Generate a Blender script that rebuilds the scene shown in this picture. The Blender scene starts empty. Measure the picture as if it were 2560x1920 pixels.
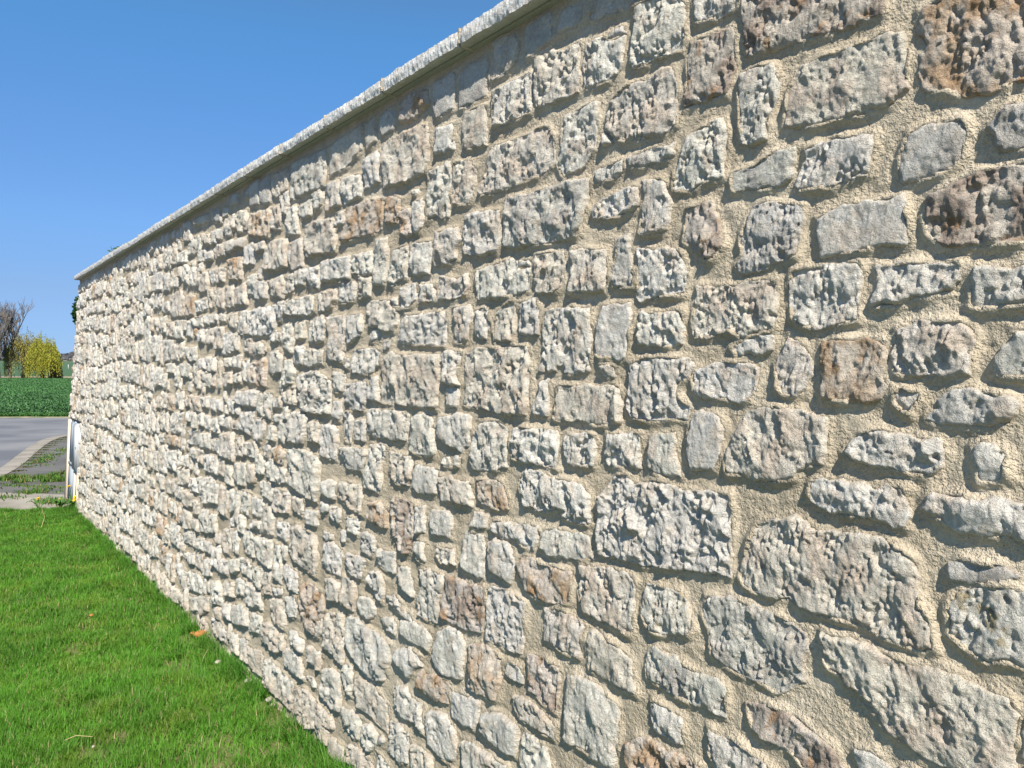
import bpy, math, random, hashlib
import numpy as np
from mathutils import Vector, Matrix

random.seed(7)
RNG = np.random.RandomState(11)
scene = bpy.context.scene
COL = scene.collection

# ------------------------------------------------------------------ camera, sky, sun, exposure
PITCH = math.atan(38 / 1923.0)
CAM = np.array([0.0, 0.0, 1.5])
cam_data = bpy.data.cameras.new("camera")
cam = bpy.data.objects.new("camera", cam_data)
COL.objects.link(cam)
cam.location = CAM
cam.rotation_euler = (math.pi / 2 - PITCH, 0, 0)
cam_data.sensor_width = 36.0
cam_data.lens = 36.0 * 1923 / 2560
cam_data.clip_start = 0.05
cam_data.clip_end = 6000
scene.camera = cam

# wall frame: DV runs along the wall away from the camera, NH points out of the wall face
DV = np.array([-0.60383067, 0.79711261, 0.0])
NH = np.array([-0.79711261, -0.60383067, 0.0])
BETA = math.radians(3)
WV = np.array([0, 0, math.cos(BETA)]) - NH * math.sin(BETA)
NW = NH * math.cos(BETA) + np.array([0, 0, math.sin(BETA)])
B0 = -NH * 1.24

SUN = NH * 1.0 - DV * 2.25 + np.array([0, 0, 2.5])
SUN = SUN / np.linalg.norm(SUN)
sun_el = math.asin(SUN[2])
sun_az = math.atan2(SUN[0], SUN[1])

world = bpy.data.worlds.new("World")
scene.world = world
world.use_nodes = True
nt = world.node_tree
nt.nodes.clear()
sky = nt.nodes.new("ShaderNodeTexSky")
sky.sky_type = 'NISHITA'
sky.sun_disc = False
sky.sun_elevation = sun_el
sky.sun_rotation = sun_az
sky.altitude = 1500
sky.air_density = 1.0
sky.dust_density = 0.0
sky.ozone_density = 5.0
bg = nt.nodes.new("ShaderNodeBackground")
bg.inputs[1].default_value = 0.13
wo = nt.nodes.new("ShaderNodeOutputWorld")
# tone the sky by height: deep blue nearly to the horizon, fill shaped overhead
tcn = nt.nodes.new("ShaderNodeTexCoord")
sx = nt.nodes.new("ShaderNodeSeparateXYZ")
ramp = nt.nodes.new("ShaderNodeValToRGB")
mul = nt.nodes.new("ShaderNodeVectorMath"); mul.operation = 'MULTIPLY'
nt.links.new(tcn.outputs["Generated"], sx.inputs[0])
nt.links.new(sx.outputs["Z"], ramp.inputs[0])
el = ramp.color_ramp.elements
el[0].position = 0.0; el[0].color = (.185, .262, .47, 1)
el[1].position = 0.80; el[1].color = (1.0, .80, .54, 1)  # overhead sky, out of view, lifted and warmed for less blue fill light
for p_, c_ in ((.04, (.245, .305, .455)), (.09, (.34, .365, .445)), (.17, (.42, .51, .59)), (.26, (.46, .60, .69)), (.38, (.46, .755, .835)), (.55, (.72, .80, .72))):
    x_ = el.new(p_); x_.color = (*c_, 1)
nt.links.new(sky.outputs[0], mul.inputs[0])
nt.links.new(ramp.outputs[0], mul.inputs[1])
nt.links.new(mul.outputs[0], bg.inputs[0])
nt.links.new(bg.outputs[0], wo.inputs[0])

sl = bpy.data.lights.new("sun", 'SUN')
sl.energy = 4.8
sl.angle = math.radians(0.53)
sl.color = (1.0, 0.945, 0.86)
so = bpy.data.objects.new("sun", sl)
COL.objects.link(so)
so.rotation_euler = Vector(SUN).to_track_quat('Z', 'Y').to_euler()

scene.view_settings.view_transform = 'Standard'
scene.view_settings.look = 'None'
scene.view_settings.exposure = 0.74
scene.view_settings.gamma = 1.0

DATA = """
dp 995,2243 985,2169 973,2141 932,2138 880,2134 843,2135 784,2129 752,2126 739,2133 697,2128 693,2141 697,2187 1001,2310
bf 879,2042 886,1976 873,1970 826,1962 726,1957 670,1962 651,1983 651,2025 651,2047 659,2083 704,2097 716,2085 759,2089 810,2086 853,2084 869,2058
op 630,2111 633,2070 619,2046 632,2034 631,2010 624,1973 612,1966 583,1959 550,1942 516,1934 486,1947 465,1937 444,1952 448,2076 577,2128 599,2115 617,2112
wp 839,1920 776,1927 701,1919 704,1889 711,1849 750,1842 781,1838 843,1841 853,1856 847,1877 838,1897
gs 640,1902 620,1911 574,1905 558,1905 548,1882 556,1846 571,1829 598,1821 649,1817 658,1835 657,1864 650,1887
g 521,1882 507,1895 493,1911 469,1907 443,1903 441,1838 471,1836 497,1837 509,1852 511,1867
dr 612,1781 612,1754 606,1727 585,1705 574,1700 542,1700 499,1693 465,1695 437,1690 440,1815 469,1814 519,1814 553,1808 588,1796 606,1791
gs 1003,1909 947,1911 923,1923 897,1933 864,1930 864,1903 869,1868 894,1859 920,1859 961,1867 1001,1872 1005,1890
gp 944,1831 961,1811 977,1770 972,1731 986,1719 977,1701 959,1695 913,1704 875,1713 848,1717 842,1756 838,1784 839,1813 867,1820 919,1834
ws 809,1782 784,1791 762,1802 699,1796 649,1799 644,1780 640,1758 641,1715 682,1716 745,1711 795,1708 800,1729 805,1747
w 856,1691 817,1692 778,1694 723,1692 717,1685 718,1632 720,1588 762,1580 799,1576 832,1585 850,1597 862,1642 862,1665
w 691,1680 650,1682 555,1672 551,1653 565,1629 601,1625 633,1621 644,1612 678,1612 698,1612 697,1630 687,1650 686,1662
w 534,1664 504,1661 477,1656 451,1657 436,1655 434,1595 462,1596 496,1599 520,1595 538,1601 535,1625 537,1644
w 992,1545 950,1562 908,1571 893,1570 893,1538 906,1534 935,1529 974,1532
b 861,1566 841,1555 823,1541 808,1519 807,1491 816,1475 822,1460 841,1449 859,1450 877,1463 883,1495 884,1508 872,1531 868,1553
or 791,1549 770,1555 717,1555 680,1550 671,1542 672,1518 675,1488 661,1472 672,1451 702,1440 743,1443 784,1444 789,1457 789,1474 793,1499 792,1530
br 650,1569 614,1579 581,1578 547,1578 530,1562 527,1547 533,1526 534,1492 560,1490 615,1490 650,1494 657,1508 657,1533 651,1549
w 492,1537 475,1546 471,1558 448,1559 433,1558 431,1490 459,1488 485,1489 496,1498 498,1518
w 654,1466 637,1468 608,1461 611,1448 619,1440 624,1424 641,1433 654,1446
w 578,1451 559,1468 532,1474 516,1464 476,1459 464,1447 465,1433 478,1420 510,1410 540,1411 575,1411 597,1418 594,1427 580,1437
w 740,1356 728,1371 711,1385 690,1394 674,1399 650,1391 619,1387 594,1383 574,1385 568,1368 571,1346 585,1327 613,1328 648,1332 684,1330 703,1337 731,1344
w 524,1379 512,1389 496,1384 479,1372 477,1337 488,1329 515,1324 518,1347 523,1361
br 947,1411 968,1381 991,1337 993,1304 986,1285 952,1287 911,1282 895,1280 864,1285 835,1295 814,1317 775,1325 769,1347 770,1383 774,1410 826,1421 875,1428 922,1426
w 799,1295 774,1302 729,1297 703,1296 674,1291 661,1303 627,1303 630,1281 620,1254 625,1237 644,1234 668,1242 714,1239 758,1243 788,1251 805,1266 801,1280
w 600,1272 584,1301 561,1300 536,1299 526,1294 495,1300 453,1300 425,1306 423,1238 452,1243 469,1247 501,1245 531,1240 552,1249 570,1258 592,1266
bp 907,1203 866,1211 832,1225 810,1218 798,1209 761,1203 721,1211 667,1213 643,1201 619,1192 606,1177 601,1159 603,1140 598,1107 583,1101 578,1074 572,1047 590,1040 657,1042 684,1055 742,1052 815,1053 835,1065 885,1056 912,1061 939,1070 951,1084 944,1109 932,1153 917,1187
gs 557,1191 533,1199 500,1199 479,1203 460,1195 455,1191 460,1186 499,1169 539,1161 553,1164 555,1176
yp 543,1144 499,1163 467,1172 450,1169 421,1171 418,1055 446,1055 464,1062 495,1049 529,1066 550,1078 555,1114 548,1134
br 767,1021 740,1024 712,1027 685,1023 664,1019 640,1014 598,1013 566,1018 531,1016 510,1006 486,1005 462,1005 450,985 451,958 455,935 451,905 451,888 489,872 522,869 557,869 588,866 603,877 628,885 648,893 664,912 681,918 694,936 717,938 729,957 756,963 764,990
gr 1029,1026 969,1038 924,1033 884,1031 854,1030 833,1022 799,1012 796,985 802,953 800,924 833,892 862,882 878,888 899,888 934,890 976,896 1009,909 1017,955 1037,986 1034,1011
dr 926,842 876,855 839,855 802,850 778,836 741,823 728,808 718,791 722,765 752,752 787,761 814,782 836,788 858,782 873,782 902,794 914,819
ws 699,837 670,845 646,837 626,826 629,805 684,781 694,813
w 1011,758 984,752 942,756 901,747 872,741 849,728 848,711 980,655 987,687 1009,714
gs 1731,2473 1650,2479 1625,2480 1613,2402 1644,2391 1720,2382 1735,2401 1738,2449
gs 1575,2458 1488,2453 1486,2413 1521,2398 1589,2405 1588,2425
b 1451,2474 1307,2417 1312,2374 1351,2375 1404,2389 1437,2386 1464,2400 1461,2424
wp 1297,2374 1256,2367 1161,2346 1152,2314 1145,2241 1154,2215 1216,2220 1303,2217 1316,2235 1308,2297 1303,2351
w 1128,2346 1009,2299 1008,2259 1025,2249 1061,2252 1111,2261 1121,2279
gs 1397,2337 1349,2340 1332,2317 1392,2320
w 1473,2336 1413,2336 1391,2314 1339,2311 1338,2288 1340,2246 1354,2225 1394,2217 1466,2219 1476,2244 1485,2292 1476,2316
b 1683,2365 1608,2366 1578,2347 1500,2354 1494,2250 1497,2220 1565,2218 1668,2224 1682,2273 1680,2331
wp 1553,2168 1429,2180 1416,2168 1426,2059 1463,2020 1548,2010 1568,2042 1558,2095 1556,2144
bp 1378,2160 1321,2186 1253,2177 1211,2194 1183,2188 1175,2167 1163,2129 1163,2051 1206,2035 1286,2043 1349,2058 1387,2093 1389,2131
w 1399,2088 1378,2080 1356,2054 1393,2051
d 1132,2226 1084,2222 1017,2219 1008,2194 1010,2129 1023,2076 1068,2082 1141,2081 1145,2098 1134,2142 1136,2178
wp 998,2115 959,2115 916,2109 898,2062 902,2035 919,2003 925,1962 960,1954 986,1967 988,2006 993,2061
w 1427,1998 1370,2003 1324,2009 1324,1974 1363,1965 1422,1976
g 1311,2007 1251,2011 1241,2014 1170,2008 1162,1983 1210,1977 1268,1976 1313,1986
wr 1134,2015 1062,2030 1035,2033 1019,1995 1030,1926 1026,1906 1075,1903 1099,1895 1151,1898 1165,1902 1160,1941 1142,1981
gr 1797,1996 1684,1989 1594,1991 1496,1991 1443,1984 1444,1922 1462,1866 1487,1839 1560,1837 1732,1843 1793,1854 1803,1916
w 1424,1877 1430,1896 1397,1920 1349,1928 1288,1934 1269,1930 1267,1886 1288,1876 1346,1868
wp 1253,1900 1254,1922 1259,1942 1194,1932 1183,1911 1171,1885 1172,1836 1178,1816 1230,1812 1263,1817 1254,1854
d 1120,1853 1082,1857 1054,1860 1041,1828 1023,1776 1017,1758 1042,1737 1054,1731 1086,1752 1109,1773 1126,1780 1124,1808 1122,1828
b 1652,1814 1535,1812 1523,1771 1527,1720 1561,1701 1634,1705 1646,1733
br 1499,1811 1370,1795 1361,1714 1368,1692 1418,1693 1501,1697 1498,1720 1496,1765
g 1335,1816 1297,1822 1286,1768 1271,1692 1336,1696 1347,1741 1333,1773
w 1268,1782 1228,1780 1214,1773 1179,1779 1131,1760 1116,1713 1120,1667 1177,1664 1251,1660 1262,1670 1258,1727
ws 1724,1809 1676,1805 1668,1787 1723,1789
w 1752,1819 1732,1807 1728,1785 1664,1777 1671,1720 1728,1711 1755,1711 1828,1705 1917,1712 1926,1737 1935,1776 1930,1801 1818,1809
g 1710,1687 1634,1697 1626,1650 1619,1593 1699,1592 1711,1622 1705,1651
w 1592,1657 1503,1661 1420,1655 1414,1568 1410,1498 1479,1485 1506,1492 1512,1516 1540,1510 1538,1492 1567,1492 1578,1520 1598,1529 1603,1604
ws 1374,1655 1338,1661 1284,1656 1274,1619 1283,1570 1288,1526 1311,1521 1335,1529 1375,1527 1394,1539 1395,1596 1389,1630
w 1249,1631 1125,1629 1115,1573 1121,1557 1164,1551 1253,1558 1253,1596
br 1083,1679 998,1672 956,1680 912,1678 889,1674 883,1599 888,1583 908,1575 965,1565 994,1580 1052,1568 1096,1572 1092,1609 1087,1647
w 1276,1512 1222,1528 1159,1527 1097,1527 1084,1509 1092,1484 1127,1469 1128,1438 1095,1421 1097,1391 1207,1382 1265,1387 1281,1403 1280,1441 1278,1482
w 1083,1504 1035,1509 997,1516 935,1513 924,1504 925,1472 940,1443 956,1435 1016,1439 1065,1440 1081,1449 1085,1479
b 1378,1513 1326,1510 1328,1485 1356,1479 1377,1493
ws 1612,1511 1593,1532 1587,1511 1591,1489 1615,1492
w 1604,1467 1570,1474 1569,1378 1628,1378 1625,1407 1607,1433
b 1975,1548 1901,1565 1834,1563 1750,1564 1670,1565 1652,1514 1647,1447 1648,1400 1657,1373 1732,1369 1778,1370 1888,1385 1948,1385 1973,1392 1962,1441 1971,1494
b 1532,1456 1429,1461 1363,1459 1323,1465 1303,1449 1297,1411 1299,1372 1369,1362 1441,1370 1494,1364 1545,1370 1534,1417
wr 1718,1335 1625,1341 1529,1341 1518,1312 1518,1241 1570,1243 1654,1244 1713,1251 1721,1296
w 1496,1331 1456,1337 1389,1341 1378,1308 1384,1262 1426,1258 1478,1255 1498,1289
wp 1344,1344 1238,1354 1230,1272 1332,1267 1353,1287 1342,1316
w 1198,1346 1164,1356 1128,1364 1129,1316 1107,1267 1152,1261 1208,1272 1207,1309
ws 1082,1407 1063,1413 1009,1403 1002,1375 1008,1321 1021,1291 1082,1285 1096,1318 1092,1364
w 1668,1217 1643,1229 1593,1228 1544,1215 1476,1217 1423,1211 1392,1189 1388,1121 1417,1111 1488,1120 1480,1136 1516,1140 1557,1122 1652,1127 1673,1172
wr 1303,1245 1273,1257 1250,1235 1186,1250 1155,1251 1099,1238 1037,1243 978,1246 971,1200 974,1140 971,1080 1029,1072 1090,1067 1207,1055 1277,1052 1355,1051 1366,1097 1360,1140 1371,1181 1340,1213
w 1564,1072 1522,1085 1441,1087 1390,1090 1371,1039 1403,1027 1486,1015 1536,1007 1570,1025
w 1793,1064 1711,1073 1589,1080 1582,1051 1604,1012 1644,1014 1676,1028 1740,1023 1803,1035
o 1672,971 1638,994 1563,983 1507,989 1453,988 1446,955 1452,909 1514,891 1566,888 1626,896 1654,924
bp 1420,1012 1357,1019 1299,1029 1253,1025 1234,1013 1232,902 1245,885 1303,893 1346,893 1404,901 1420,949 1418,984
yp 1195,1016 1143,1018 1094,1016 1074,994 1059,951 1071,935 1148,914 1179,911 1205,943 1207,977
b 1546,872 1482,885 1411,876 1394,864 1404,827 1406,781 1471,782 1522,788 1545,787 1546,835
b 1381,862 1344,863 1312,853 1273,850 1235,832 1226,795 1213,760 1261,757 1322,759 1372,771 1382,810
gp 1183,866 1160,880 1113,874 1049,861 990,868 969,851 969,795 998,796 1055,793 1109,792 1142,801 1184,806 1185,839
w 1446,728 1420,742 1345,740 1309,725 1277,716 1265,694 1265,632 1273,567 1327,561 1376,569 1418,564 1449,564 1453,627 1452,685
w 1164,763 1134,763 1081,752 1075,697 1104,696 1157,701 1169,728
d 1615,730 1547,744 1487,739 1480,705 1484,619 1530,623 1559,634 1599,636 1603,697
b 1668,604 1592,617 1538,605 1486,588 1488,552 1554,551 1634,553 1661,574
w 1789,879 1698,879 1629,867 1631,813 1635,724 1687,719 1746,721 1803,715 1809,800 1807,857
w 1701,692 1633,691 1625,649 1681,644 1708,648
w 1625,503 1611,527 1572,529 1523,515 1493,477 1500,447 1613,399 1622,457
or 1239,639 1204,668 1170,676 1122,669 1071,675 1025,674 1023,646 1235,556 1241,596
b 1893,2485 1847,2484 1789,2472 1762,2440 1777,2388 1813,2369 1891,2366 1899,2380 1882,2426
gs 2068,2443 2039,2455 1924,2447 1916,2385 1923,2331 2000,2324 2074,2332 2071,2390
gs 2235,2460 2107,2466 2097,2431 2105,2341 2208,2334 2228,2365
o 2468,2458 2385,2472 2268,2452 2256,2399 2340,2372 2461,2380
gs 2617,2440 2567,2461 2516,2452 2497,2404 2509,2374 2589,2367 2624,2407
b 2736,2450 2661,2461 2641,2367 2726,2346
b 3076,2442 2887,2452 2771,2459 2761,2359 2851,2327 2922,2316 3062,2318
g 3502,2461 3102,2437 3106,2354 3098,2275 3267,2283 3481,2286 3508,2377
w 2205,2294 2109,2295 2091,2207 2199,2214
b 2035,2309 1921,2303 1908,2224 1912,2178 2026,2188 2046,2258
wp 1883,2336 1702,2335 1694,2310 1694,2222 1778,2214 1874,2220 1878,2276
b 2586,2329 2507,2344 2320,2340 2267,2331 2244,2264 2262,2166 2385,2154 2560,2164 2578,2245
w 2734,2307 2626,2319 2604,2299 2594,2199 2722,2189
w 2931,2281 2775,2265 2748,2229 2743,2172 2894,2162 2923,2210
b 3085,2278 2968,2283 2926,2237 2931,2169 3072,2159
w 3222,2269 3138,2271 3100,2231 3130,2197 3212,2182
bp 1884,2167 1762,2158 1622,2167 1592,2125 1582,2056 1619,2035 1790,2024 1880,2022 1942,2029 1937,2056 1900,2108
wp 2237,2169 2115,2174 2098,2103 2105,2037 2107,1991 2148,1993 2191,2013 2243,1997 2249,2110
bp 2084,2163 2001,2153 1963,2117 1964,2037 1991,2013 2080,2020 2093,2081
o 2541,2125 2488,2128 2428,2105 2435,2038 2446,2024 2539,2032 2536,2079
o 2873,2148 2682,2146 2568,2133 2555,2057 2565,2019 2640,2004 2728,2013 2884,2013 2926,2022 2867,2088
w 2344,2123 2308,2120 2306,2099 2348,2100
w 2334,2079 2275,2078 2266,2041 2267,1982 2289,1963 2319,1969 2335,2022
o 2431,2062 2363,2063 2341,2023 2331,1973 2384,1960 2418,1992
b 3291,2140 3157,2143 2995,2125 2970,2050 2955,1983 3050,1987 3140,1987 3264,1990 3285,2093
w 2980,2141 2897,2142 2900,2089 2983,2087
w 3100,1956 2919,1954 2822,1950 2812,1859 2951,1865 3090,1867
w 2798,1950 2635,1947 2616,1903 2619,1854 2713,1860 2799,1878
w 2610,1984 2521,1981 2509,1923 2513,1822 2524,1804 2601,1813 2609,1902
w 2470,1927 2370,1936 2358,1874 2359,1817 2415,1816 2464,1795 2500,1823 2485,1879
w 2346,1936 2212,1925 2196,1871 2202,1814 2312,1821 2339,1857
b 2175,1949 2050,1950 2027,1906 2049,1876 2042,1850 2102,1835 2172,1839 2183,1906
wr 2003,1981 1923,1979 1820,1965 1813,1865 1833,1847 1899,1842 1994,1855 2013,1918
w 2924,1848 2772,1842 2765,1770 2858,1762 2916,1770
b 2727,1851 2625,1848 2618,1769 2683,1774 2727,1770
b 3103,1820 2947,1829 2934,1785 2964,1745 3086,1741 3107,1772
w 2394,1786 2298,1793 2287,1739 2326,1715 2387,1712
w 2262,1787 2178,1782 2162,1724 2263,1722
b 2137,1804 2037,1784 1975,1797 1967,1750 1984,1728 2052,1719 2146,1723 2150,1766
b 2658,1742 2616,1756 2480,1749 2458,1723 2418,1711 2414,1659 2443,1635 2523,1638 2551,1652 2635,1656
w 2621,1652 2557,1646 2548,1620 2601,1599 2624,1616
w 2467,1752 2429,1755 2413,1726 2445,1719
b 3004,1718 2854,1720 2840,1665 2856,1582 2843,1533 2882,1526 2993,1538 3002,1621
w 2821,1712 2706,1712 2686,1658 2706,1632 2809,1594 2823,1650
wr 2366,1687 2111,1687 2093,1649 2092,1574 2233,1580 2364,1587 2408,1597 2394,1646
b 2050,1694 1963,1699 1946,1669 1960,1595 1978,1582 2042,1584 2036,1636
w 1933,1676 1874,1686 1853,1638 1863,1587 1923,1602
b 1820,1667 1754,1695 1735,1696 1725,1617 1735,1578 1818,1578 1830,1624
w 3111,1720 3058,1732 3018,1694 3045,1615 3126,1606 3138,1714
w 2761,1577 2578,1576 2536,1563 2538,1518 2577,1492 2632,1479 2759,1482 2767,1526
br 2456,1564 2410,1551 2127,1547 2120,1466 2123,1371 2188,1370 2333,1373 2505,1376 2509,1493 2500,1537
w 2100,1550 2081,1560 2000,1553 2006,1507 2014,1478 2002,1453 2031,1448 2093,1458 2097,1508
w 2071,1439 2011,1442 1999,1418 2011,1380 2066,1378 2074,1411
w 2836,1544 2781,1543 2777,1512 2807,1499 2841,1516
g 2519,1600 2467,1605 2464,1580 2516,1569
w 2937,1495 2829,1478 2825,1444 2838,1409 2903,1407 2940,1438
g 2802,1444 2645,1456 2627,1427 2629,1371 2648,1341 2722,1338 2802,1365
w 2603,1473 2541,1473 2537,1429 2519,1379 2602,1385 2613,1427
w 2907,1369 2842,1374 2837,1319 2858,1294 2909,1305
wr 3293,1475 3178,1487 3085,1491 2976,1456 2947,1427 2935,1314 3065,1308 3235,1315 3292,1375
w 2821,1327 2760,1336 2733,1304 2742,1240 2740,1213 2794,1219 2823,1268
w 2718,1298 2638,1312 2620,1271 2630,1228 2719,1231
w 2613,1346 2578,1357 2522,1347 2393,1359 2312,1344 2309,1306 2322,1254 2396,1249 2555,1253 2605,1272 2602,1311
w 2293,1327 2254,1347 2203,1355 2152,1338 2138,1296 2123,1241 2132,1218 2197,1212 2290,1221 2293,1262 2278,1296
w 2110,1345 1995,1362 1933,1362 1925,1323 1935,1273 1971,1246 2072,1265 2116,1289 2119,1320
w 1885,1336 1849,1346 1789,1352 1742,1329 1738,1273 1739,1224 1808,1202 1906,1197 1927,1228 1918,1297
w 3034,1270 2922,1276 2862,1255 2872,1196 2883,1136 3019,1134 3037,1219
w 2847,1187 2723,1201 2613,1200 2615,1148 2641,1116 2768,1113 2803,1150
w 2579,1222 2498,1232 2450,1214 2478,1161 2482,1130 2483,1070 2502,1055 2613,1057 2619,1115 2581,1164
b 2431,1209 2276,1202 2267,1159 2264,1130 2291,1103 2383,1101 2424,1142
ws 2240,1182 2113,1180 2107,1170 2106,1103 2137,1091 2220,1088 2256,1098 2260,1154
w 2079,1220 2044,1226 2032,1200 2056,1192 2088,1200
w 2014,1231 1970,1232 1982,1199 2016,1190
b 2090,1155 2029,1168 2008,1154 1922,1161 1905,1121 1903,1088 1983,1082 2073,1083 2087,1117
o 1881,1166 1846,1178 1764,1179 1728,1137 1718,1104 1801,1100 1863,1104 1874,1136
w 1888,1077 1825,1074 1827,1038 1862,1027 1907,1027 1891,1053
w 2983,1041 2899,1054 2857,1048 2858,979 2950,977 3004,995
b 2826,1059 2657,1062 2617,1018 2617,953 2684,957 2785,972 2835,996
o 2559,1010 2492,1026 2438,1005 2425,937 2457,934 2525,939 2574,950
dr 2397,1051 2353,1054 2246,1053 2240,982 2235,895 2300,866 2332,880 2373,930 2404,986
w 2233,1041 2178,1049 2165,965 2220,950 2234,983
w 2134,1046 2030,1053 2007,1019 2014,977 2127,966 2136,1012
b 2092,931 1992,946 1978,898 2052,886 2090,906
w 1934,1007 1838,1013 1831,971 1821,892 1847,884 1920,892 1951,922 1945,968
w 1811,1000 1778,1016 1707,1014 1691,998 1683,939 1699,902 1754,912 1793,921 1803,951
w 2218,928 2174,941 2158,873 2201,865 2224,898
w 2188,842 2145,856 2045,855 2037,824 2059,770 2065,719 2068,694 2186,688 2197,745 2167,795
d 2032,852 1966,861 1909,858 1819,868 1822,786 1827,732 1907,718 2004,716 2045,725 2045,795
w 2904,948 2807,952 2795,920 2816,892 2865,892 2909,916
w 2757,926 2652,938 2642,904 2660,871 2721,874 2762,898
w 3000,956 2922,953 2919,925 2960,909 2996,921
w 2806,867 2759,875 2741,847 2770,822 2802,833
g 2611,890 2577,902 2520,886 2509,844 2527,819 2611,818 2622,855
w 2952,839 2868,839 2866,819 2931,804 2967,812
w 2955,789 2881,809 2799,797 2773,778 2779,689 2910,688 2955,707 2961,759
w 2735,792 2624,803 2580,792 2609,716 2660,714 2720,721 2739,754
w 2483,855 2367,859 2355,792 2405,787 2478,800
w 2328,831 2274,833 2236,803 2225,742 2278,750 2336,787
w 2542,762 2469,771 2421,756 2424,713 2440,673 2494,691 2553,731
b 2915,656 2842,672 2783,651 2785,586 2873,578 2918,603
b 2772,694 2673,702 2648,678 2662,586 2753,584 2766,638
w 2610,657 2526,667 2483,643 2487,612 2519,591 2589,586 2621,619
w 2404,703 2349,721 2298,707 2296,678 2226,684 2224,658 2295,663 2376,682
b 2888,524 2754,551 2732,496 2726,361 2785,368 2846,382 2908,375 2915,440
gr 2705,556 2628,569 2581,561 2478,555 2368,547 2363,491 2408,400 2477,385 2603,402 2677,431 2699,495
w 2442,617 2363,640 2329,621 2332,585 2392,588
ws 2299,647 2202,666 2120,667 2101,640 2120,594 2190,594 2263,595 2302,612
ws 2064,668 2003,704 1941,707 1909,677 1910,622 1920,564 2001,552 2061,556 2091,587 2078,635
or 1889,680 1815,706 1756,705 1724,678 1725,637 1738,566 1782,556 1851,554 1881,566 1881,631
w 2333,531 2230,574 2164,569 2155,536 2200,504 2227,474 2284,484 2337,502
o 2165,512 2081,535 1985,543 1981,502 1989,468 2053,458 2102,455 2172,462
ws 1962,517 1898,530 1831,534 1827,487 1843,444 1891,437 1966,440 1969,478
w 2899,300 2823,324 2746,319 2732,180 2806,168 2914,185 2911,238
w 2719,370 2663,380 2635,334 2645,272 2693,274 2730,321
b 2613,348 2569,362 2446,365 2375,335 2353,235 2394,245 2450,254 2581,250 2624,303
w 2317,418 2243,439 2210,416 2139,416 2130,376 2120,326 2174,342 2270,325 2316,337 2327,386
w 2120,394 2050,430 1986,427 1937,398 1923,343 1941,314 1986,295 2090,306 2111,356
g 1805,503 1757,530 1688,537 1638,528 1645,446 1673,439 1773,444 1806,458
w 2726,206 2632,219 2570,217 2563,143 2614,123 2695,144
w 2539,208 2490,223 2432,215 2429,175 2481,128 2547,139
w 2431,196 2398,215 2377,207 2395,187 2429,178
w 2338,288 2281,300 2218,290 2210,199 2270,175 2341,183 2340,240
b 2191,266 2139,281 2071,273 2056,233 2172,184 2188,223
w 1897,391 1840,408 1748,404 1679,404 1678,390 1881,306 1898,339
ws 2819,48 2770,67 2679,60 2666,14 2745,-11 2813,-10
b 2658,89 2582,108 2492,97 2433,76 2588,12 2652,33
w 2426,144 2392,151 2330,132 2328,104 2420,82
b 2934,119 2880,124 2833,90 2833,18 2885,5 2961,24
b 2972,465 2938,489 2932,431 2965,400 3003,404
b 3749,2459 3546,2445 3535,2351 3644,2326 3724,2343 3753,2413
gs 3914,2459 3780,2469 3765,2351 3762,2329 3822,2321 3910,2347
gs 4082,2476 3949,2477 3920,2341 4065,2355
g 4220,2455 4103,2461 4097,2417 4190,2415
gs 4437,2478 4296,2477 4275,2414 4401,2415
w 3625,2326 3524,2339 3509,2285 3519,2222 3576,2231 3601,2283
w 3514,2255 3416,2249 3382,2177 3374,2113 3444,2113 3537,2139 3517,2201
w 3380,2236 3281,2248 3233,2250 3233,2176 3305,2168 3375,2195
o 4069,2298 3969,2305 3768,2297 3748,2219 3760,2152 3907,2165 4056,2204 4075,2261
b 3743,2254 3717,2289 3629,2285 3601,2211 3606,2170 3703,2177 3737,2210
b 4279,2355 4123,2353 4089,2278 4106,2234 4237,2237 4283,2300
b 4458,2355 4330,2363 4293,2281 4363,2239 4483,2255 4516,2297
b 4412,2221 4258,2209 4101,2199 4129,2145 4300,2158 4387,2145 4444,2172
w 4106,2150 3994,2158 3964,2102 3967,2043 4138,2046 4122,2098
b 3947,2141 3820,2146 3804,2097 3919,2089
b 3803,2090 3697,2126 3506,2111 3498,2046 3499,1978 3600,1975 3821,1990 3815,2026
b 3484,2081 3313,2095 3296,2021 3297,1957 3415,1949 3485,2010
b 4684,2215 4601,2225 4462,2207 4439,2143 4644,2142
o 4396,2113 4170,2103 4150,2047 4152,1977 4366,1997
b 4960,2339 4787,2310 4747,2244 4931,2259
w 4744,2317 4643,2316 4630,2233 4732,2242
w 4629,2318 4516,2297 4549,2248 4619,2249
gs 4794,2451 4605,2433 4549,2340 4770,2391
b 5142,2457 4823,2443 4830,2391 5117,2407
b 5442,2475 5244,2459 5186,2319 5382,2340
w 5172,2341 4991,2334 4958,2231 5120,2232 5256,2230 5268,2297
w 4830,2207 4696,2199 4703,2148 4822,2153
w 5040,2241 4864,2228 4839,2164 5026,2158
w 5557,2285 5299,2277 5267,2193 5564,2217
b 4998,2087 4813,2095 4756,2020 4777,1966 4947,1971 5004,2029
w 4752,2089 4636,2090 4624,2013 4678,1992 4744,2041
b 4608,2087 4470,2081 4471,1999 4594,1997
w 4049,1983 3916,1989 3908,1926 3923,1879 4047,1892
g 3900,1947 3762,1931 3751,1848 3886,1847 3905,1903
b 3722,1934 3541,1945 3525,1893 3536,1832 3712,1855
b 3511,1932 3415,1943 3405,1862 3438,1845 3510,1847
w 3397,1944 3272,1954 3252,1917 3280,1875 3372,1879
w 3247,1945 3136,1943 3126,1849 3221,1857
b 5702,2010 5399,2025 5318,1976 5348,1845 5633,1850
o 5248,1980 5042,1964 5054,1842 5205,1832
w 5019,1922 4786,1932 4775,1861 5006,1844
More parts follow.
